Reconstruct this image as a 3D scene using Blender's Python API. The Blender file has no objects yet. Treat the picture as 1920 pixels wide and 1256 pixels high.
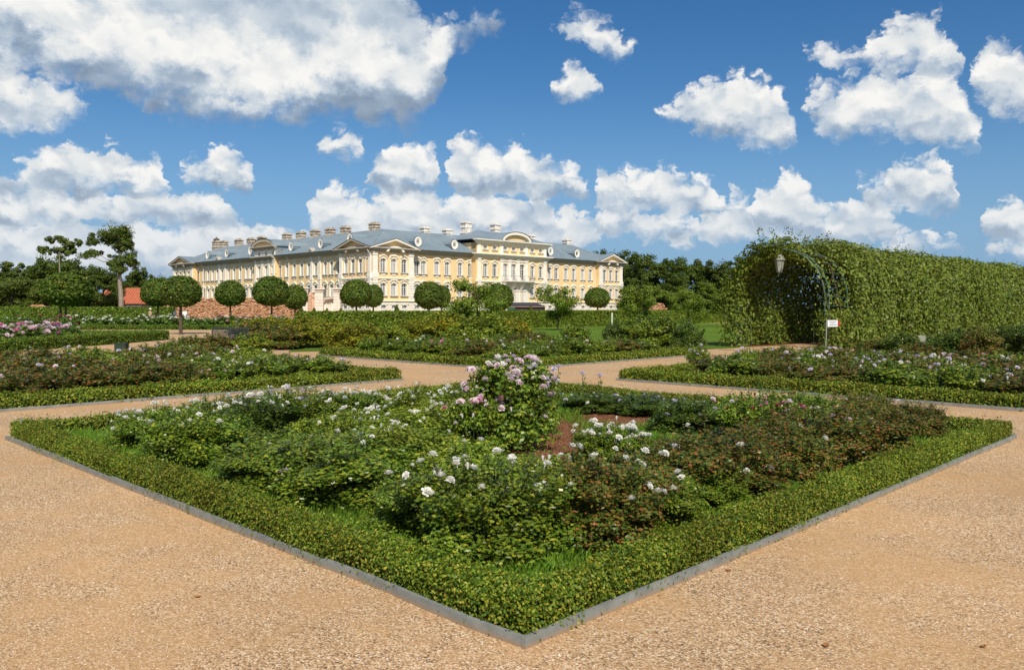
import bpy, bmesh, math
import numpy as np
from mathutils import Vector, Matrix

S = bpy.context.scene
COL = S.collection
PI = math.pi
H, F, HZ = 1.8, 1540.0, 578.0          # eye height, focal length and horizon row of the photograph

# ------------------------------------------------------------------ camera
cam = bpy.data.cameras.new('camera')
cam.sensor_width = 36.0
cam.lens = F / 1920 * 36
cam.shift_y = -(628 - HZ) / 1920
cam.clip_start = 0.1
cam.clip_end = 6000
camo = bpy.data.objects.new('camera', cam)
camo.location = (0, 0, H)
camo.rotation_euler = (PI / 2, 0, 0)
COL.objects.link(camo)
S.camera = camo

# ------------------------------------------------------------------ sun + exposure
SUN_AZ, SUN_EL = math.radians(169.0), math.radians(44.0)   # azimuth from +Y towards +X
sd = bpy.data.lights.new('sun', 'SUN')
sd.energy = 5.0
sd.angle = math.radians(0.53)
sd.color = (1.0, 0.915, 0.775)
so = bpy.data.objects.new('sun', sd)
to_sun = Vector((math.sin(SUN_AZ) * math.cos(SUN_EL), math.cos(SUN_AZ) * math.cos(SUN_EL), math.sin(SUN_EL)))
so.rotation_euler = to_sun.to_track_quat('Z', 'Y').to_euler()
so.location = to_sun * 200
COL.objects.link(so)
S.view_settings.view_transform = 'Standard'
S.view_settings.look = 'None'
S.view_settings.exposure = 0.0
S.view_settings.gamma = 1.0

# ------------------------------------------------------------------ node helper
class NT:
    def __init__(s, tree): s.t = tree; s.n = tree.nodes; s.l = tree.links
    def add(s, kind, **kw):
        nd = s.n.new(kind)
        for k, v in kw.items(): setattr(nd, k, v)
        return nd
    def put(s, sock, val):
        if val is None: return
        if isinstance(val, bpy.types.NodeSocket): s.l.new(val, sock)
        else: sock.default_value = val
    def m(s, op, a, b=None, c=None, clamp=False):
        nd = s.add('ShaderNodeMath', operation=op, use_clamp=clamp)
        for i, v in enumerate((a, b, c)):
            if v is not None: s.put(nd.inputs[i], v)
        return nd.outputs[0]
    def ss(s, v, lo, hi, a=0.0, b=1.0):
        nd = s.add('ShaderNodeMapRange', interpolation_type='SMOOTHSTEP')
        for i, x in enumerate((v, lo, hi, a, b)): s.put(nd.inputs[i], x)
        return nd.outputs[0]
    def lin(s, v, lo, hi, a=0.0, b=1.0):
        nd = s.add('ShaderNodeMapRange')
        for i, x in enumerate((v, lo, hi, a, b)): s.put(nd.inputs[i], x)
        return nd.outputs[0]
    def mixc(s, f, a, b, mode='MIX'):
        nd = s.add('ShaderNodeMix', data_type='RGBA', blend_type=mode)
        s.put(nd.inputs[0], f)
        s.put(nd.inputs[6], a if isinstance(a, bpy.types.NodeSocket) else (*a, 1))
        s.put(nd.inputs[7], b if isinstance(b, bpy.types.NodeSocket) else (*b, 1))
        return nd.outputs[2]
    def noise(s, vec, scale, detail=3, rough=.5, dim='3D', out=0):
        nd = s.add('ShaderNodeTexNoise', noise_dimensions=dim)
        s.put(nd.inputs['Vector'], vec)
        nd.inputs['Scale'].default_value = scale
        nd.inputs['Detail'].default_value = detail
        nd.inputs['Roughness'].default_value = rough
        return nd.outputs[out]
    def vor(s, vec, scale, dim='3D', detail=0, feat='F1', out='Distance', rnd=1.0, rough=.5, smooth=None):
        nd = s.add('ShaderNodeTexVoronoi', voronoi_dimensions=dim, feature=feat)
        s.put(nd.inputs['Vector'], vec)
        nd.inputs['Scale'].default_value = scale
        nd.inputs['Detail'].default_value = detail
        nd.inputs['Roughness'].default_value = rough
        nd.inputs['Randomness'].default_value = rnd
        if smooth is not None: nd.inputs['Smoothness'].default_value = smooth
        return nd.outputs[out]
    def ramp(s, f, stops, interp='LINEAR'):
        nd = s.add('ShaderNodeValToRGB')
        cr = nd.color_ramp; cr.interpolation = interp
        while len(cr.elements) < len(stops): cr.elements.new(0.5)
        for e, (p, c) in zip(cr.elements, stops): e.position = p; e.color = (*c, 1)
        s.put(nd.inputs[0], f)
        return nd.outputs[0]
    def comb(s, x, y, z=0.0):
        nd = s.add('ShaderNodeCombineXYZ')
        for i, v in enumerate((x, y, z)): s.put(nd.inputs[i], v)
        return nd.outputs[0]

# ------------------------------------------------------------------ world: clear sky with fair-weather cumulus
world = bpy.data.worlds.new('World')
S.world = world
world.use_nodes = True
W = NT(world.node_tree)
W.n.clear()
sky = W.add('ShaderNodeTexSky', sky_type='NISHITA')
sky.sun_disc = False
sky.sun_elevation = SUN_EL
sky.sun_rotation = SUN_AZ
sky.altitude = 50
sky.air_density = 1.0
sky.dust_density = 0.6
sky.ozone_density = 3.0
hsv = W.add('ShaderNodeHueSaturation')
hsv.inputs['Saturation'].default_value = 1.33
hsv.inputs['Value'].default_value = 0.93
hsv.inputs['Hue'].default_value = 0.503
W.l.new(sky.outputs[0], hsv.inputs['Color'])
tc = W.add('ShaderNodeTexCoord')
sx = W.add('ShaderNodeSeparateXYZ')
W.l.new(tc.outputs['Generated'], sx.inputs[0])
az0 = W.m('MULTIPLY', W.m('ARCTAN2', sx.outputs[0], sx.outputs[1]), 180 / PI)
el = W.m('MULTIPLY', W.m('ARCSINE', sx.outputs[2]), 180 / PI)
az = W.m('SUBTRACT', W.m('PINGPONG', W.m('ADD', az0, 36.0 + 720), 72.0), 36.0)   # cloud banks repeat all round the horizon
P = W.comb(az, W.m('MULTIPLY', el, 1.25))
wn = W.add('ShaderNodeTexNoise', noise_dimensions='2D')
W.l.new(P, wn.inputs['Vector'])
wn.inputs['Scale'].default_value = 0.55; wn.inputs['Detail'].default_value = 6; wn.inputs['Roughness'].default_value = .62
wsep = W.add('ShaderNodeSeparateColor'); W.l.new(wn.outputs['Color'], wsep.inputs[0])
dn1 = W.m('SUBTRACT', wsep.outputs[0], .5); dn2 = W.m('SUBTRACT', wsep.outputs[1], .5)
wob = W.comb(W.m('ADD', az, W.m('MULTIPLY', dn1, 2.2)), W.m('ADD', W.m('MULTIPLY', el, 1.25), W.m('MULTIPLY', dn2, 2.2)))
v0 = W.vor(wob, 0.62, '2D', detail=2.0, feat='F1', rough=.55)
def relief(off):
    v = W.add('ShaderNodeVectorMath', operation='ADD')
    W.l.new(wob, v.inputs[0]); v.inputs[1].default_value = off
    return W.vor(v.outputs[0], 0.42, '2D', detail=1.0, feat='SMOOTH_F1', rough=.42, smooth=.6)
lit = W.m('SUBTRACT', relief((0.22, 0.75, 0)), relief((0, 0, 0)))     # rounded heads lit from above right
azw = W.m('ADD', az, W.m('MULTIPLY', dn1, 1.7))
elw = W.m('ADD', el, W.m('MULTIPLY', dn2, 1.3))
azn = W.m('DIVIDE', W.m('ADD', azw, 36.0), 72.0, clamp=True)
def deg(x, y):
    a = math.atan((x - 960) / F)
    return math.degrees(a), math.degrees(math.atan((HZ - y) * math.cos(a) / F))
def curve(pts):
    nd = W.add('ShaderNodeFloatCurve')
    W.put(nd.inputs['Value'], azn)
    c = nd.mapping.curves[0]
    pts = sorted(pts)
    q = [((a + 36) / 72, (e + 5) / 35) for a, e in pts]
    while len(c.points) < len(q): c.points.new(0.5, 0.5)
    for p, (a, e) in zip(c.points, q):
        p.location = (min(max(a, 0), 1), min(max(e, 0), 1)); p.handle_type = 'VECTOR'
    nd.mapping.extend = 'HORIZONTAL'
    nd.mapping.update()
    return W.m('SUBTRACT', W.m('MULTIPLY', nd.outputs[0], 35.0), 5.0)
def layer(groups):
    """groups of (x, y_top, y_base) runs in photograph rows -> top and base elevation curves over azimuth"""
    top, base = [], []
    for g in groups:
        (xa, ta, ba), (xb, tb, bb) = g[0], g[-1]
        ma, mb = (ta + ba) / 2, (tb + bb) / 2
        for x, t, b in ([(xa - 10, ma + 45, ma - 45)] + list(g) + [(xb + 10, mb + 45, mb - 45)]):
            a, e1 = deg(x, t); _, e2 = deg(x, b)
            top.append((a, e1)); base.append((a, e2))
    top = [(-36, top[0][1])] + top + [(36, top[-1][1])]
    base = [(-36, base[0][1])] + base + [(36, base[-1][1])]
    return curve(top), curve(base)
LAYERS = [
 # far, low banks first
 ([[(-60,400,520),(0,395,520),(60,410,520),(130,400,520),(200,415,520),(250,400,520),(330,418,520),(400,408,520),(460,415,515),(520,428,510),(560,440,505),(600,410,500),(680,400,500),(780,405,500),(900,400,500),(1000,405,490),(1040,395,470),(1065,390,462),(1090,402,455),(1130,425,450)],
   [(1260,460,470),(1300,456,469)], [(1640,462,478),(1690,445,470),(1740,440,466),(1800,458,466)], [(1845,464,474),(1900,458,473),(1990,460,474)]], .55, .6, 1.35),
 ([[(-60,340,425),(0,345,430),(40,362,425),(80,352,425),(120,372,428),(170,358,425),(200,372,425),(260,362,425),(300,362,425),(340,350,428),(370,343,430),(400,352,430),(425,385,432),(445,412,430)],
   [(575,405,440),(588,368,445),(612,345,445),(640,348,445),(660,365,445),(690,368,445),(730,353,445),(770,353,445),(812,362,445),(830,385,445),(850,366,440),(900,362,440),(960,368,438),(1025,366,435),(1040,395,425)],
   [(1120,400,442),(1200,398,446),(1300,405,448),(1350,395,448),(1368,360,447),(1398,372,446),(1430,412,444)]], .55, .75, 1.35),
 ([[(-60,300,372),(0,325,368),(25,330,366),(60,300,366),(95,285,366),(125,272,364),(145,270,362),(180,290,362),(205,275,362),(230,288,360),(260,310,360),(290,298,360),(308,312,360),(316,340,360)],
   [(338,330,352),(360,308,350),(386,290,350),(406,273,350),(430,278,350),(450,298,352),(470,322,350)],
   [(1118,330,385),(1132,320,392),(1158,334,394),(1200,320,396),(1250,321,398),(1282,334,400),(1312,330,400),(1350,348,398),(1362,372,392)],
   [(1414,360,440),(1450,350,448),(1470,326,450),(1500,324,452),(1515,348,452),(1526,378,454),(1560,394,456),(1600,370,456),(1640,376,456),(1665,395,454),(1682,420,450)],
   [(1852,392,440),(1876,372,452),(1920,380,456),(1990,390,456)]], .55, .85, 1.35),
 ([[(694,322,350),(706,290,354),(722,290,354),(760,274,354),(782,262,354),(812,280,354),(824,300,352)],
   [(842,290,358),(854,264,364),(872,250,366),(895,262,366),(922,285,368),(950,266,368),(976,275,368),(1000,290,368),(1022,304,368),(1060,310,366),(1090,320,364),(1104,345,360)],
   [(1606,336,362),(1640,330,380),(1680,304,388),(1712,290,390),(1750,294,391),(1785,314,391),(1798,350,388)]], .55, .9, 1.35),
 ([[(-60,110,250),(0,116,248),(40,124,246),(90,140,240),(130,160,225),(172,182,196)],
   [(592,276,286),(620,256,290),(640,246,291),(668,262,289),(682,280,285)],
   [(1036,160,172),(1058,134,184),(1080,112,192),(1104,138,186),(1128,160,172)],
   [(1240,205,214),(1262,190,222),(1300,170,238),(1332,148,252),(1372,139,262),(1402,144,268),(1440,150,271),(1466,160,270),(1476,198,268),(1494,240,262)],
   [(1514,162,214),(1560,164,262),(1600,145,254),(1650,134,252),(1700,128,256),(1745,112,262),(1795,150,268),(1835,235,272)]], .42, .75, 1.6),
 ([[(1032,30,42),(1060,26,54),(1095,26,78),(1125,42,98),(1160,64,110),(1192,84,94)],
   [(1508,98,112),(1545,86,112),(1600,92,116),(1625,76,122),(1660,46,132),(1702,25,138),(1742,26,140),(1780,50,138),(1806,92,132)],
   [(1818,112,160),(1850,86,200),(1882,80,218),(1920,94,226),(1990,120,226)]], .38, .7, 1.6),
 ([[(-60,-180,150),(0,-190,140),(100,-190,150),(200,-180,172),(300,-180,212),(400,-170,226),(500,-160,232),(570,-140,228),(640,-120,212),(690,-90,240),(730,-50,226),(768,-10,242),(792,30,226),(816,40,190),(836,40,160),(850,42,96),(890,34,76),(920,30,66),(942,42,58)]], .20, 1.2, 2.2),
]
skyc = hsv.outputs['Color']
# thin pale haze low over the horizon, as part of the clear sky
hz = W.ss(el, -1.0, 15.0, 0.85, 0.0)
skyc = W.mixc(hz, skyc, (1.75, 3.55, 6.3))
tone = None
big = W.noise(P, .16, 2, .5, '2D')
for groups, bumpy, depth, soft in LAYERS:
    t, b = layer(groups)
    up = W.m('SUBTRACT', t, elw); dn = W.m('SUBTRACT', elw, b)
    rag = W.m('MULTIPLY', W.m('SUBTRACT', 0.62, v0), 1.35)
    Dn = W.m('MINIMUM', W.m('ADD', up, rag), W.m('ADD', W.m('MULTIPLY', dn, .9), W.m('MULTIPLY', rag, .55)))
    mask = W.m('MULTIPLY', W.ss(Dn, -0.60, -.60 + 0.42 * soft), W.ss(W.m('ADD', Dn, W.m('MULTIPLY', dn1, 2.2 * soft)), -.9, -.9 + 1.0 * soft, .25, 1.0))
    rel = W.m('DIVIDE', dn, W.m('MAXIMUM', W.m('SUBTRACT', t, b), 0.4), clamp=True)
    if soft < 2:
        sh = W.ss(W.m('ADD', rel, W.m('MULTIPLY', dn2, .5)), .0, .62)
        lo = W.m('MULTIPLY', W.m('SUBTRACT', 1.0, sh), depth)
        val = W.m('ADD', W.m('ADD', W.m('SUBTRACT', .83, W.m('MULTIPLY', lo, .50)), W.m('MULTIPLY', lit, bumpy * 1.25)), W.m('ADD', W.m('MULTIPLY', dn1, .22), W.m('ADD', W.m('MULTIPLY', W.m('SUBTRACT', .4, v0), .22 * bumpy), W.m('MULTIPLY', W.m('SUBTRACT', big, .5), .3))))
    else:                                     # the broad near bank: sunlit belly, dark flat base
        hgt = W.m('ADD', dn, W.m('ADD', W.m('MULTIPLY', dn2, 3.0), W.m('MULTIPLY', W.m('SUBTRACT', big, .5), 5.0)))
        body = W.m('SUBTRACT', W.ss(hgt, .3, 3.6, .12, .90), W.ss(hgt, 4.0, 6.6, 0.0, .42))
        val = W.m('ADD', W.m('ADD', body, W.m('MULTIPLY', lit, .30)), W.m('MULTIPLY', dn1, .16))
    cc = W.ramp(val, [(0.02, (2.3, 3.0, 4.0)), (.3, (3.7, 4.6, 5.7)), (.55, (5.9, 6.6, 7.3)), (.76, (8.0, 8.2, 8.2)), (.97, (9.7, 9.55, 9.2))])
    far = W.ss(el, 0.5, 11.0, .48, 0.0)
    cc = W.mixc(far, cc, (5.2, 6.1, 7.2))
    skyc = W.mixc(W.m('MULTIPLY', mask, .97), skyc, cc)
# clouds overhead, outside the picture, of the same kind
hi = W.m('MULTIPLY', W.ss(W.noise(tc.outputs['Generated'], 3.2, 5, .6), .50, .62), W.ss(el, 30, 40))
skyc = W.mixc(hi, skyc, (5.6, 6.0, 6.4))
bg = W.add('ShaderNodeBackground')
W.l.new(skyc, bg.inputs['Color'])
bg.inputs['Strength'].default_value = 0.10
wo = W.add('ShaderNodeOutputWorld')
W.l.new(bg.outputs[0], wo.inputs['Surface'])
world.cycles.sampling_method = 'MANUAL'
world.cycles.sample_map_resolution = 512

# ------------------------------------------------------------------ object helpers
def G(x, y):
    """photograph column/row of a point on the ground -> its place in the garden (metres)"""
    return np.array([(x - 960) * H / (y - HZ), F * H / (y - HZ)])
def tag(o, label=None, cat=None, group=None, kind=None):
    if label: o['label'] = label
    if cat: o['category'] = cat
    if group: o['group'] = group
    if kind: o['kind'] = kind
    return o
def empty(name, loc=(0, 0, 0), rz=0.0, parent=None):
    o = bpy.data.objects.new(name, None)
    o.location = loc; o.rotation_euler = (0, 0, rz); o.empty_display_size = .2
    COL.objects.link(o)
    if parent is not None: o.parent = parent
    return o
def link(name, me, parent=None, loc=(0, 0, 0), rz=0.0, sc=None):
    o = bpy.data.objects.new(name, me)
    o.location = loc; o.rotation_euler = (0, 0, rz)
    if sc is not None: o.scale = sc if hasattr(sc, '__len__') else (sc, sc, sc)
    COL.objects.link(o)
    if parent is not None: o.parent = parent
    return o
def omat(o, *mats):
    for i, m in enumerate(mats):
        o.material_slots[i].link = 'OBJECT'; o.material_slots[i].material = m
    return o
def npmesh(name, V, Fc, mats=(), mi=None, smooth=False):
    V = np.asarray(V, np.float32).reshape(-1, 3)
    me = bpy.data.meshes.new(name)
    me.vertices.add(len(V)); me.vertices.foreach_set('co', V.ravel())
    if not isinstance(Fc, (list, tuple)): Fc = [Fc]
    Fc = [np.asarray(f, np.int32) for f in Fc if len(f)]
    li = np.concatenate([f.ravel() for f in Fc])
    cnt = np.concatenate([np.full(len(f), f.shape[1], np.int32) for f in Fc])
    me.loops.add(len(li)); me.loops.foreach_set('vertex_index', li)
    me.polygons.add(len(cnt))
    st = np.concatenate([[0], np.cumsum(cnt)[:-1]]).astype(np.int32)
    me.polygons.foreach_set('loop_start', st); me.polygons.foreach_set('loop_total', cnt)
    for m in mats: me.materials.append(m)
    if mi is not None: me.polygons.foreach_set('material_index', np.asarray(mi, np.int32))
    if smooth: me.polygons.foreach_set('use_smooth', np.ones(len(cnt), bool))
    me.update(calc_edges=True)
    return me
class MB:
    """collects boxes, prisms, tubes and lathes into one mesh"""
    def __init__(s): s.v = []; s.f = []; s.mi = []; s.cur = 0
    def addv(s, vs, fs):
        n = len(s.v); s.v += [tuple(v) for v in vs]; s.f += [tuple(i + n for i in f) for f in fs]; s.mi += [s.cur] * len(fs)
        return s
    def box(s, x0, x1, y0, y1, z0, z1):
        return s.addv([(x0,y0,z0),(x1,y0,z0),(x1,y1,z0),(x0,y1,z0),(x0,y0,z1),(x1,y0,z1),(x1,y1,z1),(x0,y1,z1)],
               [(3,2,1,0),(4,5,6,7),(0,1,5,4),(1,2,6,5),(2,3,7,6),(3,0,4,7)])
    def prism(s, poly, y0, y1, ax='y'):
        """polygon in x,z extruded along y (or in y,z along x)"""
        n = len(poly)
        if ax == 'y': a = [(p[0], y0, p[1]) for p in poly]; b = [(p[0], y1, p[1]) for p in poly]
        elif ax == 'x': a = [(y0, p[0], p[1]) for p in poly]; b = [(y1, p[0], p[1]) for p in poly]
        else: a = [(p[0], p[1], y0) for p in poly]; b = [(p[0], p[1], y1) for p in poly]
        return s.addv(a + b, [tuple(range(n)), tuple(range(2*n-1, n-1, -1))] + [(i, i+n, (i+1)%n+n, (i+1)%n) for i in range(n)])
    def tube(s, pts, r, k=6, cap=True):
        pts = [Vector(p) for p in pts]; m = len(pts)
        rs = r if hasattr(r, '__len__') else [r] * m
        vs, fs = [], []
        for i, p in enumerate(pts):
            d = (pts[min(i+1, m-1)] - pts[max(i-1, 0)]).normalized()
            ref = Vector((0, 0, 1)) if abs(d.z) < .9 else Vector((1, 0, 0))
            a = d.cross(ref).normalized(); b = d.cross(a)
            for j in range(k):
                t = 2 * PI * j / k
                vs.append(p + (a * math.cos(t) + b * math.sin(t)) * rs[i])
        for i in range(m - 1):
            for j in range(k):
                fs.append((i*k+j, i*k+(j+1)%k, (i+1)*k+(j+1)%k, (i+1)*k+j))
        if cap: fs += [tuple(range(k-1, -1, -1)), tuple((m-1)*k+j for j in range(k))]
        return s.addv(vs, fs)
    def lathe(s, prof, c=(0, 0), k=12):
        vs, fs = [], []
        for r, z in prof:
            for j in range(k):
                t = 2 * PI * j / k; vs.append((c[0] + r * math.cos(t), c[1] + r * math.sin(t), z))
        m = len(prof)
        for i in range(m - 1):
            for j in range(k): fs.append((i*k+j, i*k+(j+1)%k, (i+1)*k+(j+1)%k, (i+1)*k+j))
        fs += [tuple(range(k-1, -1, -1)), tuple((m-1)*k+j for j in range(k))]
        return s.addv(vs, fs)
    def mesh(s, name, *mats, smooth=False):
        me = bpy.data.meshes.new(name); me.from_pydata(s.v, [], s.f)
        for m in mats: me.materials.append(m)
        me.polygons.foreach_set('material_index', np.array(s.mi, np.int32))
        if smooth: me.polygons.foreach_set('use_smooth', np.ones(len(s.f), bool))
        me.update(); return me
    def obj(s, name, mats, parent=None, loc=(0, 0, 0), rz=0.0, smooth=False):
        mats = mats if isinstance(mats, (list, tuple)) else [mats]
        return link(name, s.mesh(name, *mats, smooth=smooth), parent, loc, rz)

# ------------------------------------------------------------------ materials
def mat(name):
    m = bpy.data.materials.new(name); m.use_nodes = True
    t = NT(m.node_tree); t.n.clear()
    out = t.add('ShaderNodeOutputMaterial')
    return m, t, out
def pbsdf(t, col, rough=.7, spec=.3, metal=0.0, bump=None, bstr=.3, bdist=.02):
    p = t.add('ShaderNodeBsdfPrincipled')
    t.put(p.inputs['Base Color'], col if isinstance(col, bpy.types.NodeSocket) else (*col, 1))
    t.put(p.inputs['Roughness'], rough)
    p.inputs['Specular IOR Level'].default_value = spec
    p.inputs['Metallic'].default_value = metal
    if bump is not None:
        b = t.add('ShaderNodeBump'); b.inputs['Strength'].default_value = bstr; b.inputs['Distance'].default_value = bdist
        t.put(b.inputs['Height'], bump); t.l.new(b.outputs[0], p.inputs['Normal'])
    return p
def leafmat(name, stops, trans=.2, rough=.5, spec=.25, objvar=.18):
    m, t, out = mat(name)
    g = t.add('ShaderNodeNewGeometry')
    c = t.ramp(g.outputs['Random Per Island'], stops)
    nz = t.noise(g.outputs['Position'], 1.3, 3)
    oi = t.add('ShaderNodeObjectInfo')
    hv = t.add('ShaderNodeHueSaturation')
    t.l.new(c, hv.inputs['Color'])
    t.put(hv.inputs['Value'], t.m('ADD', t.lin(nz, .3, .7, .78, 1.22), t.m('MULTIPLY', t.m('SUBTRACT', oi.outputs['Random'], .5), objvar)))
    t.put(hv.inputs['Hue'], t.lin(nz, .3, .7, .488, .512))
    p = pbsdf(t, hv.outputs[0], rough, spec)
    tr = t.add('ShaderNodeBsdfTranslucent'); t.l.new(hv.outputs[0], tr.inputs['Color'])
    mx = t.add('ShaderNodeMixShader'); mx.inputs[0].default_value = trans
    t.l.new(p.outputs[0], mx.inputs[1]); t.l.new(tr.outputs[0], mx.inputs[2]); t.l.new(mx.outputs[0], out.inputs[0])
    return m
def plain(name, col, rough=.7, spec=.3, metal=0.0, var=.12, scale=8.0, bump=0.0):
    m, t, out = mat(name)
    g = t.add('ShaderNodeNewGeometry')
    nz = t.noise(g.outputs['Position'], scale, 5, .6)
    k = t.lin(nz, .3, .7, 1 - var, 1 + var)
    c = t.mixc(1.0, col, t.comb(k, k, k), 'MULTIPLY')
    p = pbsdf(t, c, rough, spec, metal, nz if bump else None, bump)
    t.l.new(p.outputs[0], out.inputs[0])
    return m
M = {}
M['box'] = leafmat('box_leaf', [(0, (0.052, 0.109, 0.0101)), (.35, (0.112, 0.186, 0.0168)), (.7, (0.212, 0.270, 0.0235)), (.93, (0.333, 0.328, 0.0370)), (1, (0.383, 0.254, 0.0336))])
M['box_far'] = leafmat('box_leaf_clipped', [(0, (0.050, 0.101, 0.0113)), (.5, (0.097, 0.172, 0.0170)), (.85, (0.166, 0.243, 0.0256)), (1, (0.233, 0.263, 0.0284))])
M['rose_green'] = leafmat('rose_leaf', [(0, (0.070, 0.131, 0.0127)), (.5, (0.128, 0.213, 0.0179)), (.85, (0.218, 0.287, 0.0230)), (1, (0.387, 0.356, 0.0319))], spec=.42, rough=.36)
M['rose_light'] = leafmat('young_rose_leaf', [(0, (0.097, 0.171, 0.0170)), (.5, (0.182, 0.261, 0.0227)), (.85, (0.293, 0.343, 0.0312)), (1, (0.416, 0.365, 0.0425))])
M['rose_red'] = leafmat('reddish_rose_leaf', [(0, (0.044, 0.085, 0.0126)), (.4, (0.094, 0.144, 0.0179)), (.6, (0.150, 0.163, 0.0210)), (.8, (0.213, 0.144, 0.0273)), (1, (0.338, 0.106, 0.0378))], spec=.35, rough=.4, trans=.2)
M['rose_dark'] = leafmat('dark_rose_leaf', [(0, (0.044, 0.093, 0.0121)), (.6, (0.082, 0.151, 0.0182)), (1, (0.190, 0.216, 0.0302))], spec=.42, rough=.36)
M['yellow_shrub'] = leafmat('yellow_shrub_leaf', [(0, (0.092, 0.145, 0.0123)), (.5, (0.193, 0.224, 0.0148)), (.85, (0.364, 0.320, 0.0196)), (1, (0.464, 0.292, 0.0246))])
M['peony_leaf'] = leafmat('peony_leaf', [(0, (0.046, 0.104, 0.0176)), (.6, (0.091, 0.176, 0.0235)), (1, (0.182, 0.248, 0.0368))])
M['vine'] = leafmat('vine_leaf', [(0, (0.069, 0.105, 0.0135)), (.35, (0.114, 0.161, 0.0171)), (.75, (0.170, 0.218, 0.0225)), (.96, (0.215, 0.242, 0.0360)), (1, (0.207, 0.161, 0.0360))], trans=.22, spec=.3)
M['hornbeam'] = leafmat('hornbeam_leaf', [(0, (0.065, 0.114, 0.0106)), (.5, (0.125, 0.190, 0.0158)), (.9, (0.217, 0.281, 0.0238)), (1, (0.303, 0.290, 0.0331))])
M['linden'] = leafmat('ball_tree_leaf', [(0, (0.038, 0.075, 0.0113)), (.5, (0.072, 0.132, 0.0142)), (.9, (0.144, 0.205, 0.0212)), (1, (0.269, 0.214, 0.0284))])
M['young_tree'] = leafmat('young_tree_leaf', [(0, (0.072, 0.121, 0.0123)), (.6, (0.135, 0.203, 0.0172)), (1, (0.222, 0.259, 0.0246))])
M['oak'] = leafmat('park_tree_leaf', [(0, (0.035, 0.061, 0.0074)), (.5, (0.063, 0.102, 0.0111)), (.9, (0.108, 0.145, 0.0148)), (1, (0.157, 0.181, 0.0246))])
M['willow'] = leafmat('pale_tree_leaf', [(0, (0.060, 0.093, 0.0125)), (.6, (0.103, 0.143, 0.0187)), (1, (0.144, 0.173, 0.0260))])
M['grass'] = leafmat('grass_blade', [(0, (0.067, 0.151, 0.0130)), (.6, (0.129, 0.259, 0.0182)), (1, (0.235, 0.334, 0.0390))], trans=.25, objvar=0)
M['bark'] = plain('bark', (.10, .075, .055), .9, .1, var=.35, scale=14, bump=.5)
M['bark_pale'] = plain('pale_bark', (.26, .22, .18), .9, .1, var=.3, scale=4, bump=.5)
M['dark_core'] = plain('dark_core', (.035, .035, .015), .9, .05, var=.3, scale=30)  # dark brown of the solid cores inside hedges, ball crowns and cones
M['stem'] = plain('stem', (.06, .085, .025), .7, .2, var=.3, scale=30)
def petal(name, a, b):
    m, t, out = mat(name)
    g = t.add('ShaderNodeNewGeometry'); oi = t.add('ShaderNodeObjectInfo')
    f = t.m('MULTIPLY', t.m('ADD', g.outputs['Random Per Island'], oi.outputs['Random']), .5)
    c = t.ramp(f, [(.1, a), (.9, b)])
    p = pbsdf(t, c, .6, .2)
    tr = t.add('ShaderNodeBsdfTranslucent'); t.l.new(c, tr.inputs['Color'])
    mx = t.add('ShaderNodeMixShader'); mx.inputs[0].default_value = .25
    t.l.new(p.outputs[0], mx.inputs[1]); t.l.new(tr.outputs[0], mx.inputs[2]); t.l.new(mx.outputs[0], out.inputs[0])
    return m
M['p_white'] = petal('white_petal', (.76, .76, .70), (.86, .84, .78))
M['p_blush'] = petal('blush_petal', (.78, .58, .66), (.86, .76, .80))
M['p_lav'] = petal('lavender_petal', (.55, .47, .66), (.76, .70, .82))
M['p_pink'] = petal('pink_petal', (.62, .16, .34), (.74, .36, .52))
M['p_red'] = petal('crimson_petal', (.42, .03, .10), (.6, .10, .22))
M['centre'] = plain('flower_centre', (.62, .42, .08), .7, .2)

# gravel of the walks
def gravelmat():
    m, t, out = mat('fine_gravel')
    g = t.add('ShaderNodeNewGeometry'); pos = g.outputs['Position']
    v = t.add('ShaderNodeTexVoronoi', voronoi_dimensions='2D'); t.l.new(pos, v.inputs['Vector']); v.inputs['Scale'].default_value = 112
    sep = t.add('ShaderNodeSeparateColor'); t.l.new(v.outputs['Color'], sep.inputs[0])
    stones = t.ramp(sep.outputs[0], [(0, (.09, .07, .055)), (.14, (.25, .155, .088)), (.36, (.45, .27, .142)), (.62, (.585, .360, .198)), (.84, (.69, .475, .295)), (1, (.86, .74, .58))])
    sand = t.ramp(t.noise(pos, 60, 4), [(.3, (.50, .29, .138)), (.7, (.61, .365, .182))])
    worn = t.m('ADD', t.noise(pos, .55, 5, .62), t.m('MULTIPLY', t.noise(pos, 3.5, 4, .6), .35))
    c = t.mixc(t.ss(worn, .60, .80, .0, .62), stones, sand)
    tint = t.lin(t.noise(pos, .45, 5, .65), .3, .7, .86, 1.10)
    c = t.mixc(1.0, c, t.comb(t.m('MULTIPLY', tint, .97), t.m('MULTIPLY', tint, 1.0), t.m('MULTIPLY', tint, .96)), 'MULTIPLY')
    bits = t.ss(t.noise(pos, 38, 2), .71, .76)
    c = t.mixc(t.m('MULTIPLY', bits, .35), c, (.16, .11, .065))
    hgt = t.m('ADD', t.m('MULTIPLY', v.outputs['Distance'], -.6), t.noise(pos, 45, 4, .7))
    p = pbsdf(t, c, .9, .15, 0, hgt, .5, .010)
    t.l.new(p.outputs[0], out.inputs[0]); return m
M['gravel'] = gravelmat()
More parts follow.
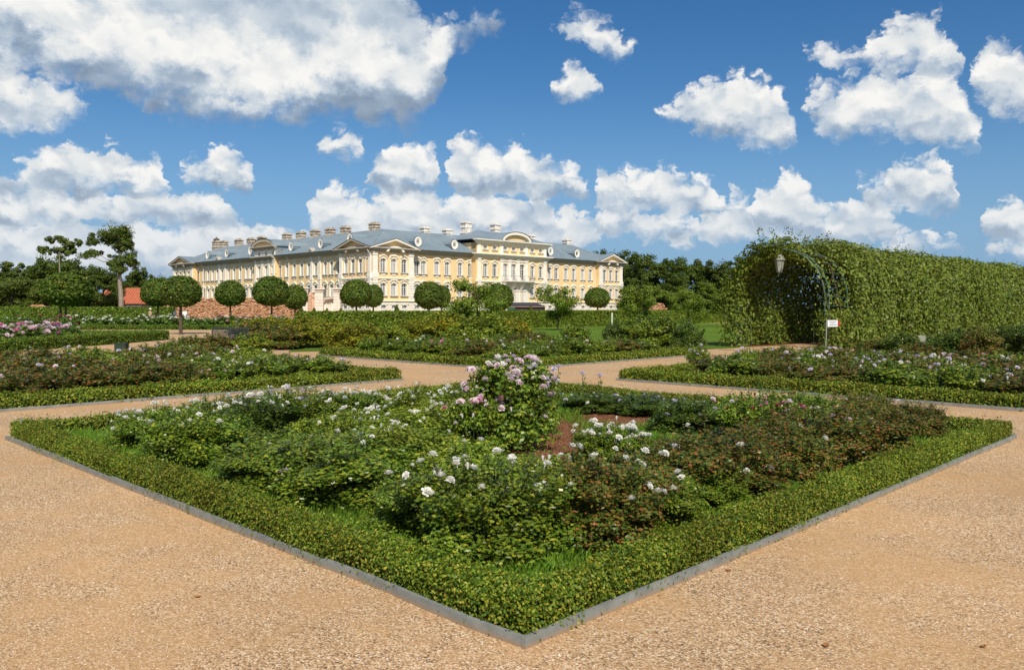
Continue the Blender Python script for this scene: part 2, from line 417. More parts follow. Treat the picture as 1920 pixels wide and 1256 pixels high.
def lawnmat(name, a, b):
    m, t, out = mat(name)
    g = t.add('ShaderNodeNewGeometry'); pos = g.outputs['Position']
    c = t.ramp(t.noise(pos, 9, 6, .7), [(.25, a), (.75, b)])
    k = t.lin(t.noise(pos, .18, 4), .3, .7, .82, 1.18)
    c = t.mixc(1.0, c, t.comb(k, k, t.m('MULTIPLY', k, .9)), 'MULTIPLY')
    p = pbsdf(t, c, .9, .1, 0, t.noise(pos, 60, 3, .7), .9, .05)
    t.l.new(p.outputs[0], out.inputs[0]); return m
M['lawn'] = lawnmat('mown_lawn', (.085, .160, .014), (.14, .22, .024))
M['field'] = lawnmat('meadow', (.05, .085, .015), (.09, .12, .025))
def soilmat():
    m, t, out = mat('bark_mulch_soil')
    g = t.add('ShaderNodeNewGeometry'); pos = g.outputs['Position']
    v = t.add('ShaderNodeTexVoronoi'); t.l.new(pos, v.inputs['Vector']); v.inputs['Scale'].default_value = 45
    sep = t.add('ShaderNodeSeparateColor'); t.l.new(v.outputs['Color'], sep.inputs[0])
    c = t.ramp(sep.outputs[0], [(0, (.10, .045, .022)), (.5, (.21, .092, .045)), (1, (.33, .155, .08))])
    p = pbsdf(t, c, .95, .1, 0, t.m('ADD', v.outputs['Distance'], t.noise(pos, 20, 4)), .9, .03)
    t.l.new(p.outputs[0], out.inputs[0]); return m
M['soil'] = soilmat()
def zincmat():
    m, t, out = mat('weathered_edging')
    g = t.add('ShaderNodeNewGeometry'); pos = g.outputs['Position']
    n1 = t.noise(pos, 6, 5, .65); n2 = t.noise(pos, 60, 3, .6)
    c = t.ramp(n1, [(.25, (.15, .165, .16)), (.55, (.235, .255, .245)), (.8, (.32, .33, .31))])
    sz = t.add('ShaderNodeSeparateXYZ'); t.l.new(pos, sz.inputs[0])
    dirt = t.m('MULTIPLY', t.ss(t.m('ADD', sz.outputs[2], t.m('MULTIPLY', n2, .03)), .02, .045, 1, 0), .7)
    c = t.mixc(dirt, c, (.34, .23, .14))
    p = pbsdf(t, c, .6, .3, .1, n2, .15, .004)
    t.l.new(p.outputs[0], out.inputs[0]); return m
M['zinc'] = zincmat()

# ------------------------------------------------------------------ foliage builders
def unit(a): return a / np.maximum(np.linalg.norm(a, axis=1, keepdims=True), 1e-9)
def leaves(rng, Pc, out, L, Wd, up=.25, rnd=.7, fold=.18, droop=0.0):
    """one folded four-cornered leaf per point; returns vertices and quads"""
    n = len(Pc)
    N = unit(out + np.array([0, 0, up]) + rng.normal(0, rnd, (n, 3)))
    D = rng.normal(0, 1, (n, 3)); D[:, 2] -= droop
    D = unit(D - N * np.sum(D * N, 1, keepdims=True))
    Sd = np.cross(N, D)
    L = np.broadcast_to(np.asarray(L, float), (n,)) * rng.uniform(.7, 1.25, n)
    Wd = np.broadcast_to(np.asarray(Wd, float), (n,)) * rng.uniform(.7, 1.2, n)
    Lc, Wc = L[:, None], Wd[:, None]
    V = np.empty((n, 4, 3), np.float32)
    V[:, 0] = Pc - D * Lc * .5
    V[:, 1] = Pc + Sd * Wc * .5 + N * Wc * fold
    V[:, 2] = Pc + D * Lc * .5
    V[:, 3] = Pc - Sd * Wc * .5 + N * Wc * fold
    return V.reshape(-1, 3), np.arange(4 * n, dtype=np.int32).reshape(n, 4)
def cat(parts):
    V, Q, n = [], [], 0
    for v, q in parts:
        V.append(v); Q.append(q + n); n += len(v)
    return np.concatenate(V), np.concatenate(Q)
def wave(p, seed, f):
    r = np.random.default_rng(seed); s = 0
    for i in range(5):
        k = r.normal(0, f * (1 + i * .6), 3); s = s + np.sin(p @ k + r.uniform(0, 6.28)) / (1 + i * .5)
    return s / 2.6
def hedge_leaves(rng, p0, p1, width, height, leaf, dens, side, z0=0.0, bump=.05, ends=(1, 1), seed=1, rnd=.75):
    """p0->p1 is the outer foot line; the hedge stands to its `side` (+1 left, -1 right)"""
    p0 = np.array(p0, float); p1 = np.array(p1, float); L = np.linalg.norm(p1 - p0); d = (p1 - p0) / L
    n = np.array([-d[1], d[0]]) * side
    A = [L * height, L * width, L * height, width * height * ends[0], width * height * ends[1]]
    cnt = rng.poisson(np.array(A) * dens)
    pts, nor = [], []
    for k, c in enumerate(cnt):
        a, b = rng.random(c), rng.random(c)
        dep = rng.exponential(.05, c)
        if k == 0: q = np.stack([a * L, 0 * a + dep, b * height], 1); m = np.array([0, -1, .15])
        elif k == 1: q = np.stack([a * L, b * width, height - dep], 1); m = np.array([0, 0, 1.])
        elif k == 2: q = np.stack([a * L, width - dep, b * height], 1); m = np.array([0, 1, .15])
        elif k == 3: q = np.stack([0 + dep, a * width, b * height], 1); m = np.array([-1, 0, .15])
        else: q = np.stack([L - dep, a * width, b * height], 1); m = np.array([1, 0, .15])
        m = np.tile(m, (c, 1)).astype(float)
        # round the shoulders
        r = .09; zc = height - r
        ov = np.clip((q[:, 2] - zc) / r, 0, 1); sh = (1 - np.sqrt(np.clip(1 - ov ** 2, 0, 1))) * r * (k != 1)
        q += m * np.array([1, 1, 0]) * -sh[:, None]
        if k == 1:
            e = np.minimum(q[:, 1], width - q[:, 1]); ov = np.clip(1 - e / r, 0, 1)
            q[:, 2] -= (1 - np.sqrt(np.clip(1 - ov ** 2, 0, 1))) * r
        pts.append(q); nor.append(m)
    q = np.concatenate(pts); m = np.concatenate(nor)
    w3 = np.stack([p0[0] + d[0]*q[:, 0] + n[0]*q[:, 1], p0[1] + d[1]*q[:, 0] + n[1]*q[:, 1], z0 + q[:, 2]], 1)
    o3 = np.stack([d[0]*m[:, 0] + n[0]*m[:, 1], d[1]*m[:, 0] + n[1]*m[:, 1], m[:, 2]], 1)
    w3 += o3 * (wave(w3, seed, 5.0) * bump + rng.normal(0, .012, len(w3)) + np.maximum(rng.normal(-.03, .045, len(w3)), 0))[:, None]
    w3[:, 2] = np.maximum(w3[:, 2], z0 + .01)
    return leaves(rng, w3, o3, leaf, leaf * .62, .2, rnd)
def hedge_core(p0, p1, width, height, side, z0=0.0, inset=.09):  # solid dark box added inside a hedge to block light through the leaves
    p0 = np.array(p0, float); p1 = np.array(p1, float); L = np.linalg.norm(p1 - p0); d = (p1 - p0) / L
    n = np.array([-d[1], d[0]]) * side
    a = p0 + d * inset + n * inset; b = p1 - d * inset + n * inset; c = p1 - d * inset + n * (width - inset); e = p0 + d * inset + n * (width - inset)
    V = [(*q, z0 + .0) for q in (a, b, c, e)] + [(*q, z0 + height - inset) for q in (a, b, c, e)]
    return V, [(3,2,1,0),(4,5,6,7),(0,1,5,4),(1,2,6,5),(2,3,7,6),(3,0,4,7)]

# ------------------------------------------------------------------ the ground
u = np.array([.702, .7125]); u /= np.linalg.norm(u)
v = np.array([-u[1], u[0]])
P0 = G(985, 1216)                              # near corner of the nearest rose bed
def bed_pt(a, b): return P0 + u * a + v * b
def sheet(name, poly, z, m, kind='structure', label=None):
    me = bpy.data.meshes.new(name); me.from_pydata([(p[0], p[1], z) for p in poly], [], [tuple(range(len(poly)))])
    me.materials.append(m); me.update()
    o = link(name, me); o['kind'] = kind
    return o
sheet('ground', [(-2500, -300), (2500, -300), (2500, 4500), (-2500, 4500)], -.02, M['field'])
sheet('gravel_path', [(-75, -30), (75, -30), (75, 125), (-75, 125)], -.004, M['gravel'])
lawn_poly = [G(540, 660), G(760, 655), G(1320, 655), G(1400, 652), (11.5, 40), (60, 88), (80, 118), (20, 98.5), (-14.2, 57.5)]
sheet('lawn', lawn_poly, .004, M['lawn'])
sheet('lawn', [(15.2, 36.0), (20, 32), (60, 60), (75, 95), (62, 83)], .004, M['lawn'])
sheet('lawn', [(-75, 69), (-24, 69), (-27, 100), (-75, 100)], .004, M['lawn'])
sheet('soil_strip', [bed_pt(27.0, 9.2), bed_pt(27.0, 9.9), bed_pt(60, 9.9), bed_pt(60, 9.2)], .008, M['soil'])

# pebbles lying loose on the near walk
rng = np.random.default_rng(5)
def pebbles():
    n = 110000
    Y = 3.6 + 11.5 * rng.random(n) ** 1.9
    X = (rng.random(n) * 2 - 1) * (Y * .66 + .4)
    q = np.stack([X, Y], 1) - P0; a, b = q @ u, q @ v
    keep = ~((a > -.03) & (a < 9.95) & (b > -.03) & (b < 9.95))
    keep &= rng.random(n) < (.35 + .65 * (wave(np.stack([X, Y, 0 * X], 1), 8, .9) > -.1))
    X, Y = X[keep], Y[keep]; n = len(X)
    r = rng.uniform(.0022, .0055, n) * (1 + .035 * Y)
    big = rng.random(n) < .01; r[big] *= 1.9
    ang = rng.random(n) * 6.28
    base = np.array([[1, 0, 0], [0, 1, 0], [-1, 0, 0], [0, -1, 0], [0, 0, 1]], float)
    V = base[None] * (r[:, None, None] * rng.uniform(.55, 1.25, (n, 5, 1)))
    V[:, 4, 2] *= .8
    c, s = np.cos(ang)[:, None], np.sin(ang)[:, None]
    x = V[..., 0] * c - V[..., 1] * s; y = V[..., 0] * s + V[..., 1] * c
    V = np.stack([x + X[:, None], y + Y[:, None], V[..., 2] - .0042], 2)
    f = np.array([[0, 1, 4], [1, 2, 4], [2, 3, 4], [3, 0, 4]])
    Fc = (np.arange(n) * 5)[:, None, None] + f[None]
    m, t, out = mat('loose_pebbles')
    g = t.add('ShaderNodeNewGeometry')
    c = t.ramp(g.outputs['Random Per Island'], [(0, (.20, .15, .12)), (.2, (.36, .22, .13)), (.6, (.54, .35, .21)), (.85, (.62, .46, .33)), (1, (.74, .68, .60))])
    t.l.new(pbsdf(t, c, .8, .2).outputs[0], out.inputs[0])
    o = link('loose_pebbles', npmesh('loose_pebbles', V, Fc.reshape(-1, 3), [m]))
    tag(o, 'small loose sandy pebbles scattered over the near gravel walk', 'pebbles', kind='stuff')
pebbles()

# ------------------------------------------------------------------ rose beds: edging boards, box hedge, soil
def edging(a0, b0, side, label, boards=4, sides=(0, 1, 2, 3)):
    cs = [(a0, b0), (a0 + side, b0), (a0 + side, b0 + side), (a0, b0 + side)]
    t = empty('bed_edging', (*bed_pt(a0, b0), 0))
    tag(t, label, 'edging', 'edging of the rose beds')
    r = np.random.default_rng(int(a0 * 10 + b0))
    for k in sides:
        p, q = bed_pt(*cs[k]), bed_pt(*cs[(k + 1) % 4])
        d = (q - p) / side; L = side
        cuts = np.cumsum(r.uniform(.7, 1.3, boards)); cuts = np.concatenate([[0], cuts / cuts[-1] * L])
        for i in range(boards):
            s0, s1 = cuts[i] + .003 * (i > 0), cuts[i + 1] - .003 * (i < boards - 1)
            m = MB(); h0, h1 = .055 + r.normal(0, .006), .055 + r.normal(0, .006); lean = r.normal(0, .008)
            w = .028
            n = 5
            for j in range(n):
                e0, e1 = s0 + (s1 - s0) * j / n, s0 + (s1 - s0) * (j + 1) / n
                za = h0 + (h1 - h0) * j / n; zb = h0 + (h1 - h0) * (j + 1) / n
                wa, wb = lean * math.sin(j * 1.3), lean * math.sin((j + 1) * 1.3)
                m.addv([(e0, wa, -.03), (e1, wb, -.03), (e1, w + wb, -.03), (e0, w + wa, -.03), (e0, wa, za), (e1, wb, zb), (e1, w + wb, zb), (e0, w + wa, za)],
                       [(0,1,5,4), (2,3,7,6), (4,5,6,7), (3,2,1,0)] + ([(3,0,4,7)] if j == 0 else []) + ([(1,2,6,5)] if j == n - 1 else []))
            o = m.obj('edging_board', M['zinc'], t)
            o.location = (*(p - bed_pt(a0, b0)), 0); o.rotation_euler = (0, 0, math.atan2(d[1], d[0]))
    return t
def ring_hedge(a0, b0, side, label, spec, width=.45, height=.27, seed=1, inset=.045, bump=.045):
    """spec: for each of the four sides (leaf length, leaves per m2)"""
    r = np.random.default_rng(seed)
    a1 = a0 + inset; b1 = b0 + inset; s = side - 2 * inset
    cs = [(a1, b1), (a1 + s, b1), (a1 + s, b1 + s), (a1, b1 + s)]
    parts, cores = [], MB()
    for k in range(4):
        p, q = bed_pt(*cs[k]), bed_pt(*cs[(k + 1) % 4])
        lf, dn = spec[k]
        parts.append(hedge_leaves(r, p, q, width, height, lf, dn, 1, seed=seed * 7 + 3, ends=(0, 0), bump=bump))
        c = hedge_core(p, q, width, height, 1); cores.addv(*c)
    V, Q = cat(parts)
    t = empty('box_hedge', (*bed_pt(a0, b0), 0)); tag(t, label, 'hedge', 'low box hedges round the rose beds')
    me = npmesh('hedge_foliage', V - np.array([*bed_pt(a0, b0), 0]), Q, [M['box']])
    o = link('foliage', me, t); o['kind'] = 'stuff'
    c = link('light_block_core', cores.mesh('hedge_light_block', M['dark_core']), t); c.location = (-t.location.x, -t.location.y, 0)  # opaque core added so that no light passes the foliage
    return t
SIDE = 9.86
BEDS = {'near': (0, 0, SIDE), 'left': (-.3, 13.3, SIDE), 'right': (13.3, -.3, SIDE), 'far': (13.8, 13.8, 10.2)}
edging(0, 0, SIDE, 'grey edging boards round the nearest rose bed', 5)
edging(*BEDS['left'], 'grey edging boards round the left rose bed', 4)
edging(*BEDS['right'], 'grey edging boards round the right rose bed', 4)
edging(*BEDS['far'], 'grey edging boards round the far rose bed nearest the palace', 4)
ring_hedge(0, 0, SIDE, 'low box hedge round the nearest rose bed', [(.024, 13000), (.038, 4200), (.038, 4200), (.024, 13000)], seed=1, width=.27, height=.24, bump=.04)
ring_hedge(*BEDS['left'], 'low box hedge round the left rose bed', [(.05, 3000), (.05, 2600), (.07, 900), (.06, 1200)], seed=2)
ring_hedge(*BEDS['right'], 'low box hedge round the right rose bed', [(.06, 1200), (.07, 900), (.05, 2600), (.05, 3000)], seed=3)
ring_hedge(*BEDS['far'], 'low box hedge round the far rose bed nearest the palace', [(.065, 1900), (.08, 800), (.08, 800), (.065, 1900)], seed=4)
for k, (a0, b0, s) in BEDS.items():
    e = .05
    sheet('soil_bed', [bed_pt(a0 + e, b0 + e), bed_pt(a0 + s - e, b0 + e), bed_pt(a0 + s - e, b0 + s - e), bed_pt(a0 + e, b0 + s - e)], .012, M['soil'])

# grass growing in the beds
BARE = [(1025, 845, 90, 62), (1180, 780, 105, 26), (985, 878, 75, 30), (1330, 800, 60, 16), (1425, 800, 50, 12), (690, 945, 40, 14), (1150, 765, 60, 10)]
def bed_grass(a0, b0, s, n, L, Wd, seed, bare=(), near=False):
    r = np.random.default_rng(seed)
    a, b = r.uniform(.42, s - .42, n), r.uniform(.42, s - .42, n)
    if near:
        a = .42 + (s - .84) * r.random(n) ** 1.25; b = .42 + (s - .84) * r.random(n) ** 1.25
    p = bed_pt(0, 0) + np.outer(a + a0, u) + np.outer(b + b0, v)
    y = HZ + F * H / p[:, 1]; x = 960 + p[:, 0] / p[:, 1] * F
    keep = np.ones(n, bool)
    for (cx, cy, rx, ry) in bare:
        keep &= (((x - cx) / rx) ** 2 + ((y - cy) / ry) ** 2) > r.uniform(.7, 1.3, n)
    p = p[keep]; n = len(p)
    tuft = wave(np.c_[p, 0 * p[:, 0]], seed + 1, 3.0)
    h = L * r.uniform(.55, 1.3, n) * (1 + .35 * tuft)
    az = r.random(n) * 6.28; ln = r.uniform(.1, .75, n)
    d = np.stack([np.cos(az), np.sin(az)], 1)
    V = np.empty((n, 4, 3), np.float32)
    wv = np.stack([-d[:, 1], d[:, 0]], 1) * (Wd * r.uniform(.7, 1.3, n))[:, None]
    V[:, 0, :2] = p - wv; V[:, 0, 2] = .012
    V[:, 1, :2] = p + wv; V[:, 1, 2] = .012
    V[:, 2, :2] = p + d * (h * ln * .4)[:, None] + wv * .7; V[:, 2, 2] = h * .62
    V[:, 3, :2] = p + d * (h * ln)[:, None]; V[:, 3, 2] = h
    i = np.arange(n)[:, None] * 4
    T = np.concatenate([i + [0, 1, 2], i + [0, 2, 3]], 0)
    return npmesh('bed_grass', V, T, [M['grass']])
def mulch():
    r = np.random.default_rng(17); Q = []
    for (cx, cy, rx, ry) in BARE:
        n = int(rx * ry * .55); a = r.random(n) * 6.28; q = np.sqrt(r.random(n)) * 1.15
        x, y = cx + rx * q * np.cos(a), cy + ry * q * np.sin(a)
        Q.append(np.stack([(x - 960) * H / (y - HZ), F * H / (y - HZ)], 1))
    p = np.concatenate(Q); n = len(p); sz = r.uniform(.008, .022, n)
    base = np.array([[1, 0, 0], [0, .5, 0], [-1, 0, 0], [0, -.5, 0], [0, 0, .5]], float)
    V = base[None] * (sz[:, None, None] * r.uniform(.6, 1.3, (n, 5, 1))); an = r.random(n) * 6.28; c, s_ = np.cos(an)[:, None], np.sin(an)[:, None]
    V = np.stack([V[..., 0] * c - V[..., 1] * s_ + p[:, :1], V[..., 0] * s_ + V[..., 1] * c + p[:, 1:], V[..., 2] + .012 + r.normal(.004, .004, (n, 1))], 2)
    f = np.array([[0, 1, 4], [1, 2, 4], [2, 3, 4], [3, 0, 4]])
    m, t, out = mat('bark_chips'); g = t.add('ShaderNodeNewGeometry')
    col = t.ramp(g.outputs['Random Per Island'], [(0, (.07, .032, .018)), (.5, (.22, .10, .05)), (1, (.38, .19, .10))])
    t.l.new(pbsdf(t, col, .9, .1).outputs[0], out.inputs[0])
    o = link('bark_mulch', npmesh('bark_mulch', V, ((np.arange(n) * 5)[:, None, None] + f[None]).reshape(-1, 3), [m]))
    tag(o, 'reddish bark chips on the bare soil of the nearest bed', 'mulch', kind='stuff')
mulch()
o = link('bed_grass', bed_grass(0, 0, SIDE, 150000, .11, .0046, 21, BARE, True)); tag(o, 'green grass growing between the roses of the nearest bed', 'grass', kind='stuff')
o = link('bed_grass', bed_grass(*BEDS['left'], 30000, .12, .009, 22)); tag(o, 'grass growing between the roses of the left bed', 'grass', kind='stuff')
o = link('bed_grass', bed_grass(*BEDS['right'], 34000, .11, .009, 23)); tag(o, 'grass growing between the roses of the right bed', 'grass', kind='stuff')
o = link('bed_grass', bed_grass(*BEDS['far'], 30000, .13, .012, 24)); tag(o, 'grass growing between the roses of the far bed', 'grass', kind='stuff')

# ------------------------------------------------------------------ roses
def bloom_mesh(name, mt, rings, cup=.6, seed=0):
    """layered petals on a short stalk; unit radius about 1"""
    r = np.random.default_rng(seed); m = MB()
    for (np_, rad, lift, tilt) in rings:
        off = r.random() * 6.28
        for k in range(np_):
            a = off + 2 * PI * k / np_ + r.normal(0, .08); w = 1.25 * PI / np_
            def pt(rr, aa, z): return (rr * math.cos(aa), rr * math.sin(aa), z)
            z0 = lift * .3; z1 = lift + tilt * .55; z2 = lift + tilt * r.uniform(.85, 1.15)
            rr = rad * r.uniform(.9, 1.1)
            m.addv([pt(.08, a, 0), pt(rr * .6, a - w * .8, z1), pt(rr * .62, a, z1 - .1), pt(rr * .6, a + w * .8, z1), pt(rr, a - w * .5, z2), pt(rr * 1.06, a, z2 - .06), pt(rr, a + w * .5, z2)],
                   [(0, 1, 2), (0, 2, 3), (1, 4, 5, 2), (2, 5, 6, 3)])
    return m.mesh(name, M[mt])
def rose_rings(open_): 
    return [(6, 1.0, .1, .28 * open_), (5, .78, .22, .42), (4, .5, .36, .5), (3, .28, .5, .42)]
BL = {}
for k in ('white', 'blush', 'lav', 'pink', 'red'):
    BL[k] = [bloom_mesh('rose_bloom', 'p_' + k, rose_rings(.5 + i * .5), seed=i + 3) for i in range(2)] + [bloom_mesh('rose_bud', 'p_' + k, [(4, .42, .2, 1.0), (3, .25, .4, .9)], seed=9)]
def bush_mesh(seed, nl, leaf, shape='dome', lumps=9):
    """unit bush: radius 0.5, height 1; leaves in slot 0, canes in slot 1"""
    r = np.random.default_rng(seed)
    pts, outs = [], []
    cen = []
    for k in range(lumps * 2):
        a = 2 * PI * (k * .618 + r.random() * .3); rr = .40 * math.sqrt((k + .5) / lumps / 2); z = r.uniform(.45, .86) - .45 * rr
        if shape == 'tall': rr *= .75; z = r.uniform(.35, .92)
        cen.append((rr * math.cos(a), rr * math.sin(a), z, r.uniform(.09, .17)))
    for k in range(6):
        a = 2 * PI * k / 6 + r.random(); cen.append((.33 * math.cos(a), .33 * math.sin(a), .24, .17))
        if shape == 'tall': cen.insert(0, (.22 * math.cos(a), .22 * math.sin(a), .18 + .05 * k, .18))
    cnt = nl // len(cen)
    for (x, y, z, s) in cen:
        d = unit(r.normal(0, 1, (cnt, 3))); rad = s * r.random(cnt) ** .38 * r.uniform(.85, 1.2, cnt)
        q = d * rad[:, None]; q[:, 2] *= .95
        pts.append(q + (x, y, z)); o = d + np.array([x, y, .35]); outs.append(o)
    # shoots standing proud
    sh = MB(); sh.cur = 1
    tops = []
    for k in range(46):
        a = r.random() * 6.28; rr = .46 * math.sqrt(r.random()); x, y = rr * math.cos(a), rr * math.sin(a)
        z = .95 - 1.5 * rr ** 2 + r.uniform(-.10, .17)
        base = (x * .25, y * .25, .0)
        sh.tube([base, (x * .75, y * .75, z * .6), (x, y, z)], [.011, .008, .004], 4, False)
        tops.append((x, y, z))
        c = nl // 180
        tt = r.random(c); q = np.stack([x * (.75 + .25 * tt), y * (.75 + .25 * tt), z * (.6 + .42 * tt)], 1) + r.normal(0, .028, (c, 3))
        pts.append(q); outs.append(unit(r.normal(0, 1, (c, 3))) + [0, 0, .4])
    q = np.concatenate(pts); o = np.concatenate(outs)
    k = (q[:, 2] > .02); q, o = q[k], o[k]
    V, Q = leaves(r, q, o, leaf, leaf * .6, .3, .85)
    cv = np.array(sh.v); cf = np.array(sh.f) + len(V)
    me = npmesh('rose_foliage', np.concatenate([V, cv]), [Q, cf], [M['rose_green'], M['stem']], np.concatenate([np.zeros(len(Q)), np.ones(len(cf))]))
    return me, tops, cen
BUSH = [bush_mesh(s, 19000, .034) for s in (11, 12, 13, 14)]
BUSH_TALL = [bush_mesh(31, 7500, .052, 'tall', 12)]
BUSH_FAR = [bush_mesh(s, 6500, .055) for s in (41, 42, 43)]
COLMAT = {'green': 'rose_green', 'light': 'rose_light', 'red': 'rose_red', 'dark': 'rose_dark', 'yellow': 'yellow_shrub', 'peony': 'peony_leaf'}
def rose(x, y, w, h, kind, nb, cols, label, lib, rng, group, bs=.045, name='rose_bush', category='rose bush', topb=.45):
    me, tops, cen = lib[int(rng.integers(len(lib)))]
    t = empty(name, (x, y, .01), rng.random() * 6.28)
    tag(t, label, category, group)
    sc = (w * rng.uniform(.92, 1.08), w * rng.uniform(.92, 1.08), h)
    f = link('foliage', me, t, sc=sc)
    omat(f, M[COLMAT[kind]], M['stem'])
    for i in range(nb):
        if rng.random() < topb and len(tops):
            p = tops[int(rng.integers(len(tops)))]; p = (p[0], p[1], p[2] + .03)
        else:
            c = cen[int(rng.integers(len(cen) - 6))]
            d = rng.normal(0, 1, 3); d[2] = abs(d[2]) + .7; d /= np.linalg.norm(d)
            p = (c[0] + d[0] * c[3] * 1.05, c[1] + d[1] * c[3] * 1.05, c[2] + d[2] * c[3] * 1.1 + .05)
        col = cols[int(rng.integers(len(cols)))]
        var = int(rng.choice(3, p=[.42, .42, .16]))
        for q in range(1 if rng.random() < .6 else 2):
            b = link('bloom', BL[col][var], t)
            b.location = (p[0] * sc[0] + rng.normal(0, bs) * q, p[1] * sc[1] + rng.normal(0, bs) * q, p[2] * sc[2] + .01)
            b.rotation_euler = (rng.normal(0, .45), rng.normal(0, .45), rng.random() * 6.28)
            s = bs * rng.uniform(.7, 1.25); b.scale = (s, s, s)
    return t
R = np.random.default_rng(77)
NEAR = [  # column, foot row, width, height in the photograph, leaf, blooms, colours, label
 (900,1045,330,185,'green',16,['white'],'broad dark green rose bush with white roses at the very front of the nearest bed'),
 (1015,1012,250,150,'green',9,['white'],'green rose bush with a row of white roses just right of the front bush'),
 (1125,1020,270,160,'red',6,['white'],'rose bush with red shoots and one large white rose near the front corner'),
 (790,1000,190,110,'green',7,['white'],'green rose bush with white buds at the front left of the nearest bed'),
 (650,938,290,120,'green',3,['white'],'wide leafy rose bush with few blooms behind the small tan label'),
 (530,915,220,95,'green',1,['white'],'low flowerless rose bush left of the small tan label'),
 (760,910,250,110,'light',8,['white'],'yellowish green rose bush with scattered small white blooms in the bed centre'),
 (870,935,240,100,'light',8,['white'],'pale green rose bush in front of the tall blush rose bush'),
 (960,940,190,48,'light',4,['white'],'pale green rose bush in front of the bare brown soil'),
 (650,860,200,85,'light',6,['white'],'loose pale green rose bush with small white blooms left of bed centre'),
 (370,872,210,110,'green',10,['white'],'dense green rose bush left of the dandelion clock'),
 (285,845,140,80,'green',14,['white'],'leftmost rose bush of the nearest bed covered in white clusters'),
 (470,830,160,85,'dark',10,['white'],'dark rose bush with single white roses near the left back hedge'),
 (400,806,140,60,'green',5,['white','lav'],'small rose bush by the left back hedge with pale blooms'),
 (560,812,170,85,'green',16,['white','white','lav'],'rose bush heavy with white and lavender blooms in the left back row'),
 (665,812,170,75,'green',18,['white'],'rose bush heavy with white clusters in the left back row'),
 (765,805,170,75,'light',16,['white'],'white flowering rose bush next to the tall blush bush on its left'),
 (705,838,150,65,'light',9,['white'],'small bushy white rose in front of the left back row'),
 (825,842,170,80,'light',8,['white'],'rose bush with few white blooms left of the tall blush bush'),
 (500,794,150,55,'dark',9,['lav','lav','white'],'dark lavender rose bush against the left back hedge'),
 (610,785,150,48,'dark',10,['lav','white'],'lavender and white rose bush against the left back hedge'),
 (860,790,120,60,'green',8,['white'],'white rose bush close to the far corner of the nearest bed'),
 (955,846,160,165,'tall',70,['blush','blush','lav','white'],'tall leafy blush pink rose bush in the middle of the nearest bed'),
 (890,856,120,105,'tall',14,['blush','blush','pink'],'tall rose bush with pale pink blooms leaning left of the tallest one'),
 (1008,812,90,110,'tall',18,['blush','lav','white'],'leafy blush rose bush half behind the tallest one on its right'),
 (868,848,95,85,'tall',10,['blush','white'],'low blush rose bush at the left end of the tall group'),
 (1145,866,150,68,'green',34,['white'],'compact rose bush thick with white clusters beside the brown soil'),
 (1250,945,220,110,'red',4,['white'],'reddish rose bush in front of the white clusters'),
 (1335,935,260,125,'red',3,['white'],'broad reddish brown rose bush right of bed centre'),
 (1450,905,220,110,'red',2,['white'],'reddish rose bush right of the broad one, near the right hedge'),
 (1250,995,220,105,'green',5,['white'],'green rose bush with white roses near the right front hedge'),
 (1390,972,190,85,'green',1,['white'],'low green rose bush close to the right front hedge'),
 (1560,880,220,115,'red',3,['blush'],'rusty brown rose bush in the right part of the nearest bed'),
 (1665,856,180,95,'red',1,['white'],'rightmost large brownish rose bush of the nearest bed'),
 (1420,850,180,112,'green',14,['pink','pink','red','lav'],'rose bush with pink and crimson blooms in the right half of the bed'),
 (1300,815,150,65,'dark',6,['lav','blush'],'dark rose bush with lavender blooms in the right back row'),
 (1215,776,140,34,'dark',6,['lav'],'low lavender rose bush behind the bare soil'),
 (1110,772,120,34,'dark',4,['lav','white'],'low dark rose bush near the far corner on the right'),
 (1490,815,180,80,'green',7,['pink','white','red'],'rose bush with small pink buds in the right back row'),
 (1610,812,160,75,'red',2,['white'],'reddish rose bush against the right back hedge'),
 (1730,812,140,62,'red',1,['white'],'last small reddish rose bush towards the right corner'),
]
def pxw(x, y, w, h):
    p = G(x, y); k = H / (y - HZ); return p, w * k, h * k
for (x, y, w, h, kind, nb, cols, lab) in NEAR:
    p, ww, hh = pxw(x, y, w, h)
    q = p - P0; a, b = q @ u, q @ v
    mg = .62 + min(ww * .3, .42)
    a = min(max(a, mg), SIDE - mg); b = min(max(b, mg), SIDE - mg)
    p = bed_pt(a, b)
    lib = BUSH_TALL if kind == 'tall' else BUSH
    rose(p[0], p[1], ww * 1.12, hh * 1.0, 'green' if kind == 'tall' else kind, int(nb * (3.0 if y < 846 and x < 870 else 1.8)), cols, lab, lib, R, 'roses of the nearest bed', bs=.034 if kind != 'tall' else .044, topb=.5 if kind != 'tall' else .85)
def stem_rose(x, y, hpx, col, label):
    p, _, hh = pxw(x, y, 1, hpx); q = p - P0
    t = empty('long_stemmed_rose', (*p, .01)); tag(t, label, 'rose', 'single tall rose stems')
    m = MB(); m.tube([(0, 0, 0), (.02, .01, hh * .5), (.0, .0, hh)], [.006, .005, .004], 5)
    m.obj('stem', M['stem'], t)
    r = np.random.default_rng(int(x)); n = 26
    tt = r.random(n); pp = np.stack([.01 * tt, .01 * tt, hh * tt * .92], 1); dd = unit(r.normal(0, 1, (n, 3)))
    V, Q = leaves(r, pp + dd * .04, dd, .07, .042, .3, .4)
    link('leaves', npmesh('leaves', V, Q, [M['rose_dark']]), t)
    b = link('bloom', BL[col][0], t, (0, 0, hh), sc=.06)
stem_rose(1047, 775, 85, 'lav', 'single lilac rose on a tall stem just right of the tall blush bush')
stem_rose(1092, 772, 70, 'lav', 'thin tall rose stem standing against the path, second from the tall bush')
stem_rose(1125, 768, 62, 'lav', 'thin rose stem with a bud against the path, third from the tall bush')
stem_rose(840, 800, 72, 'white', 'single large white rose above the left back row')

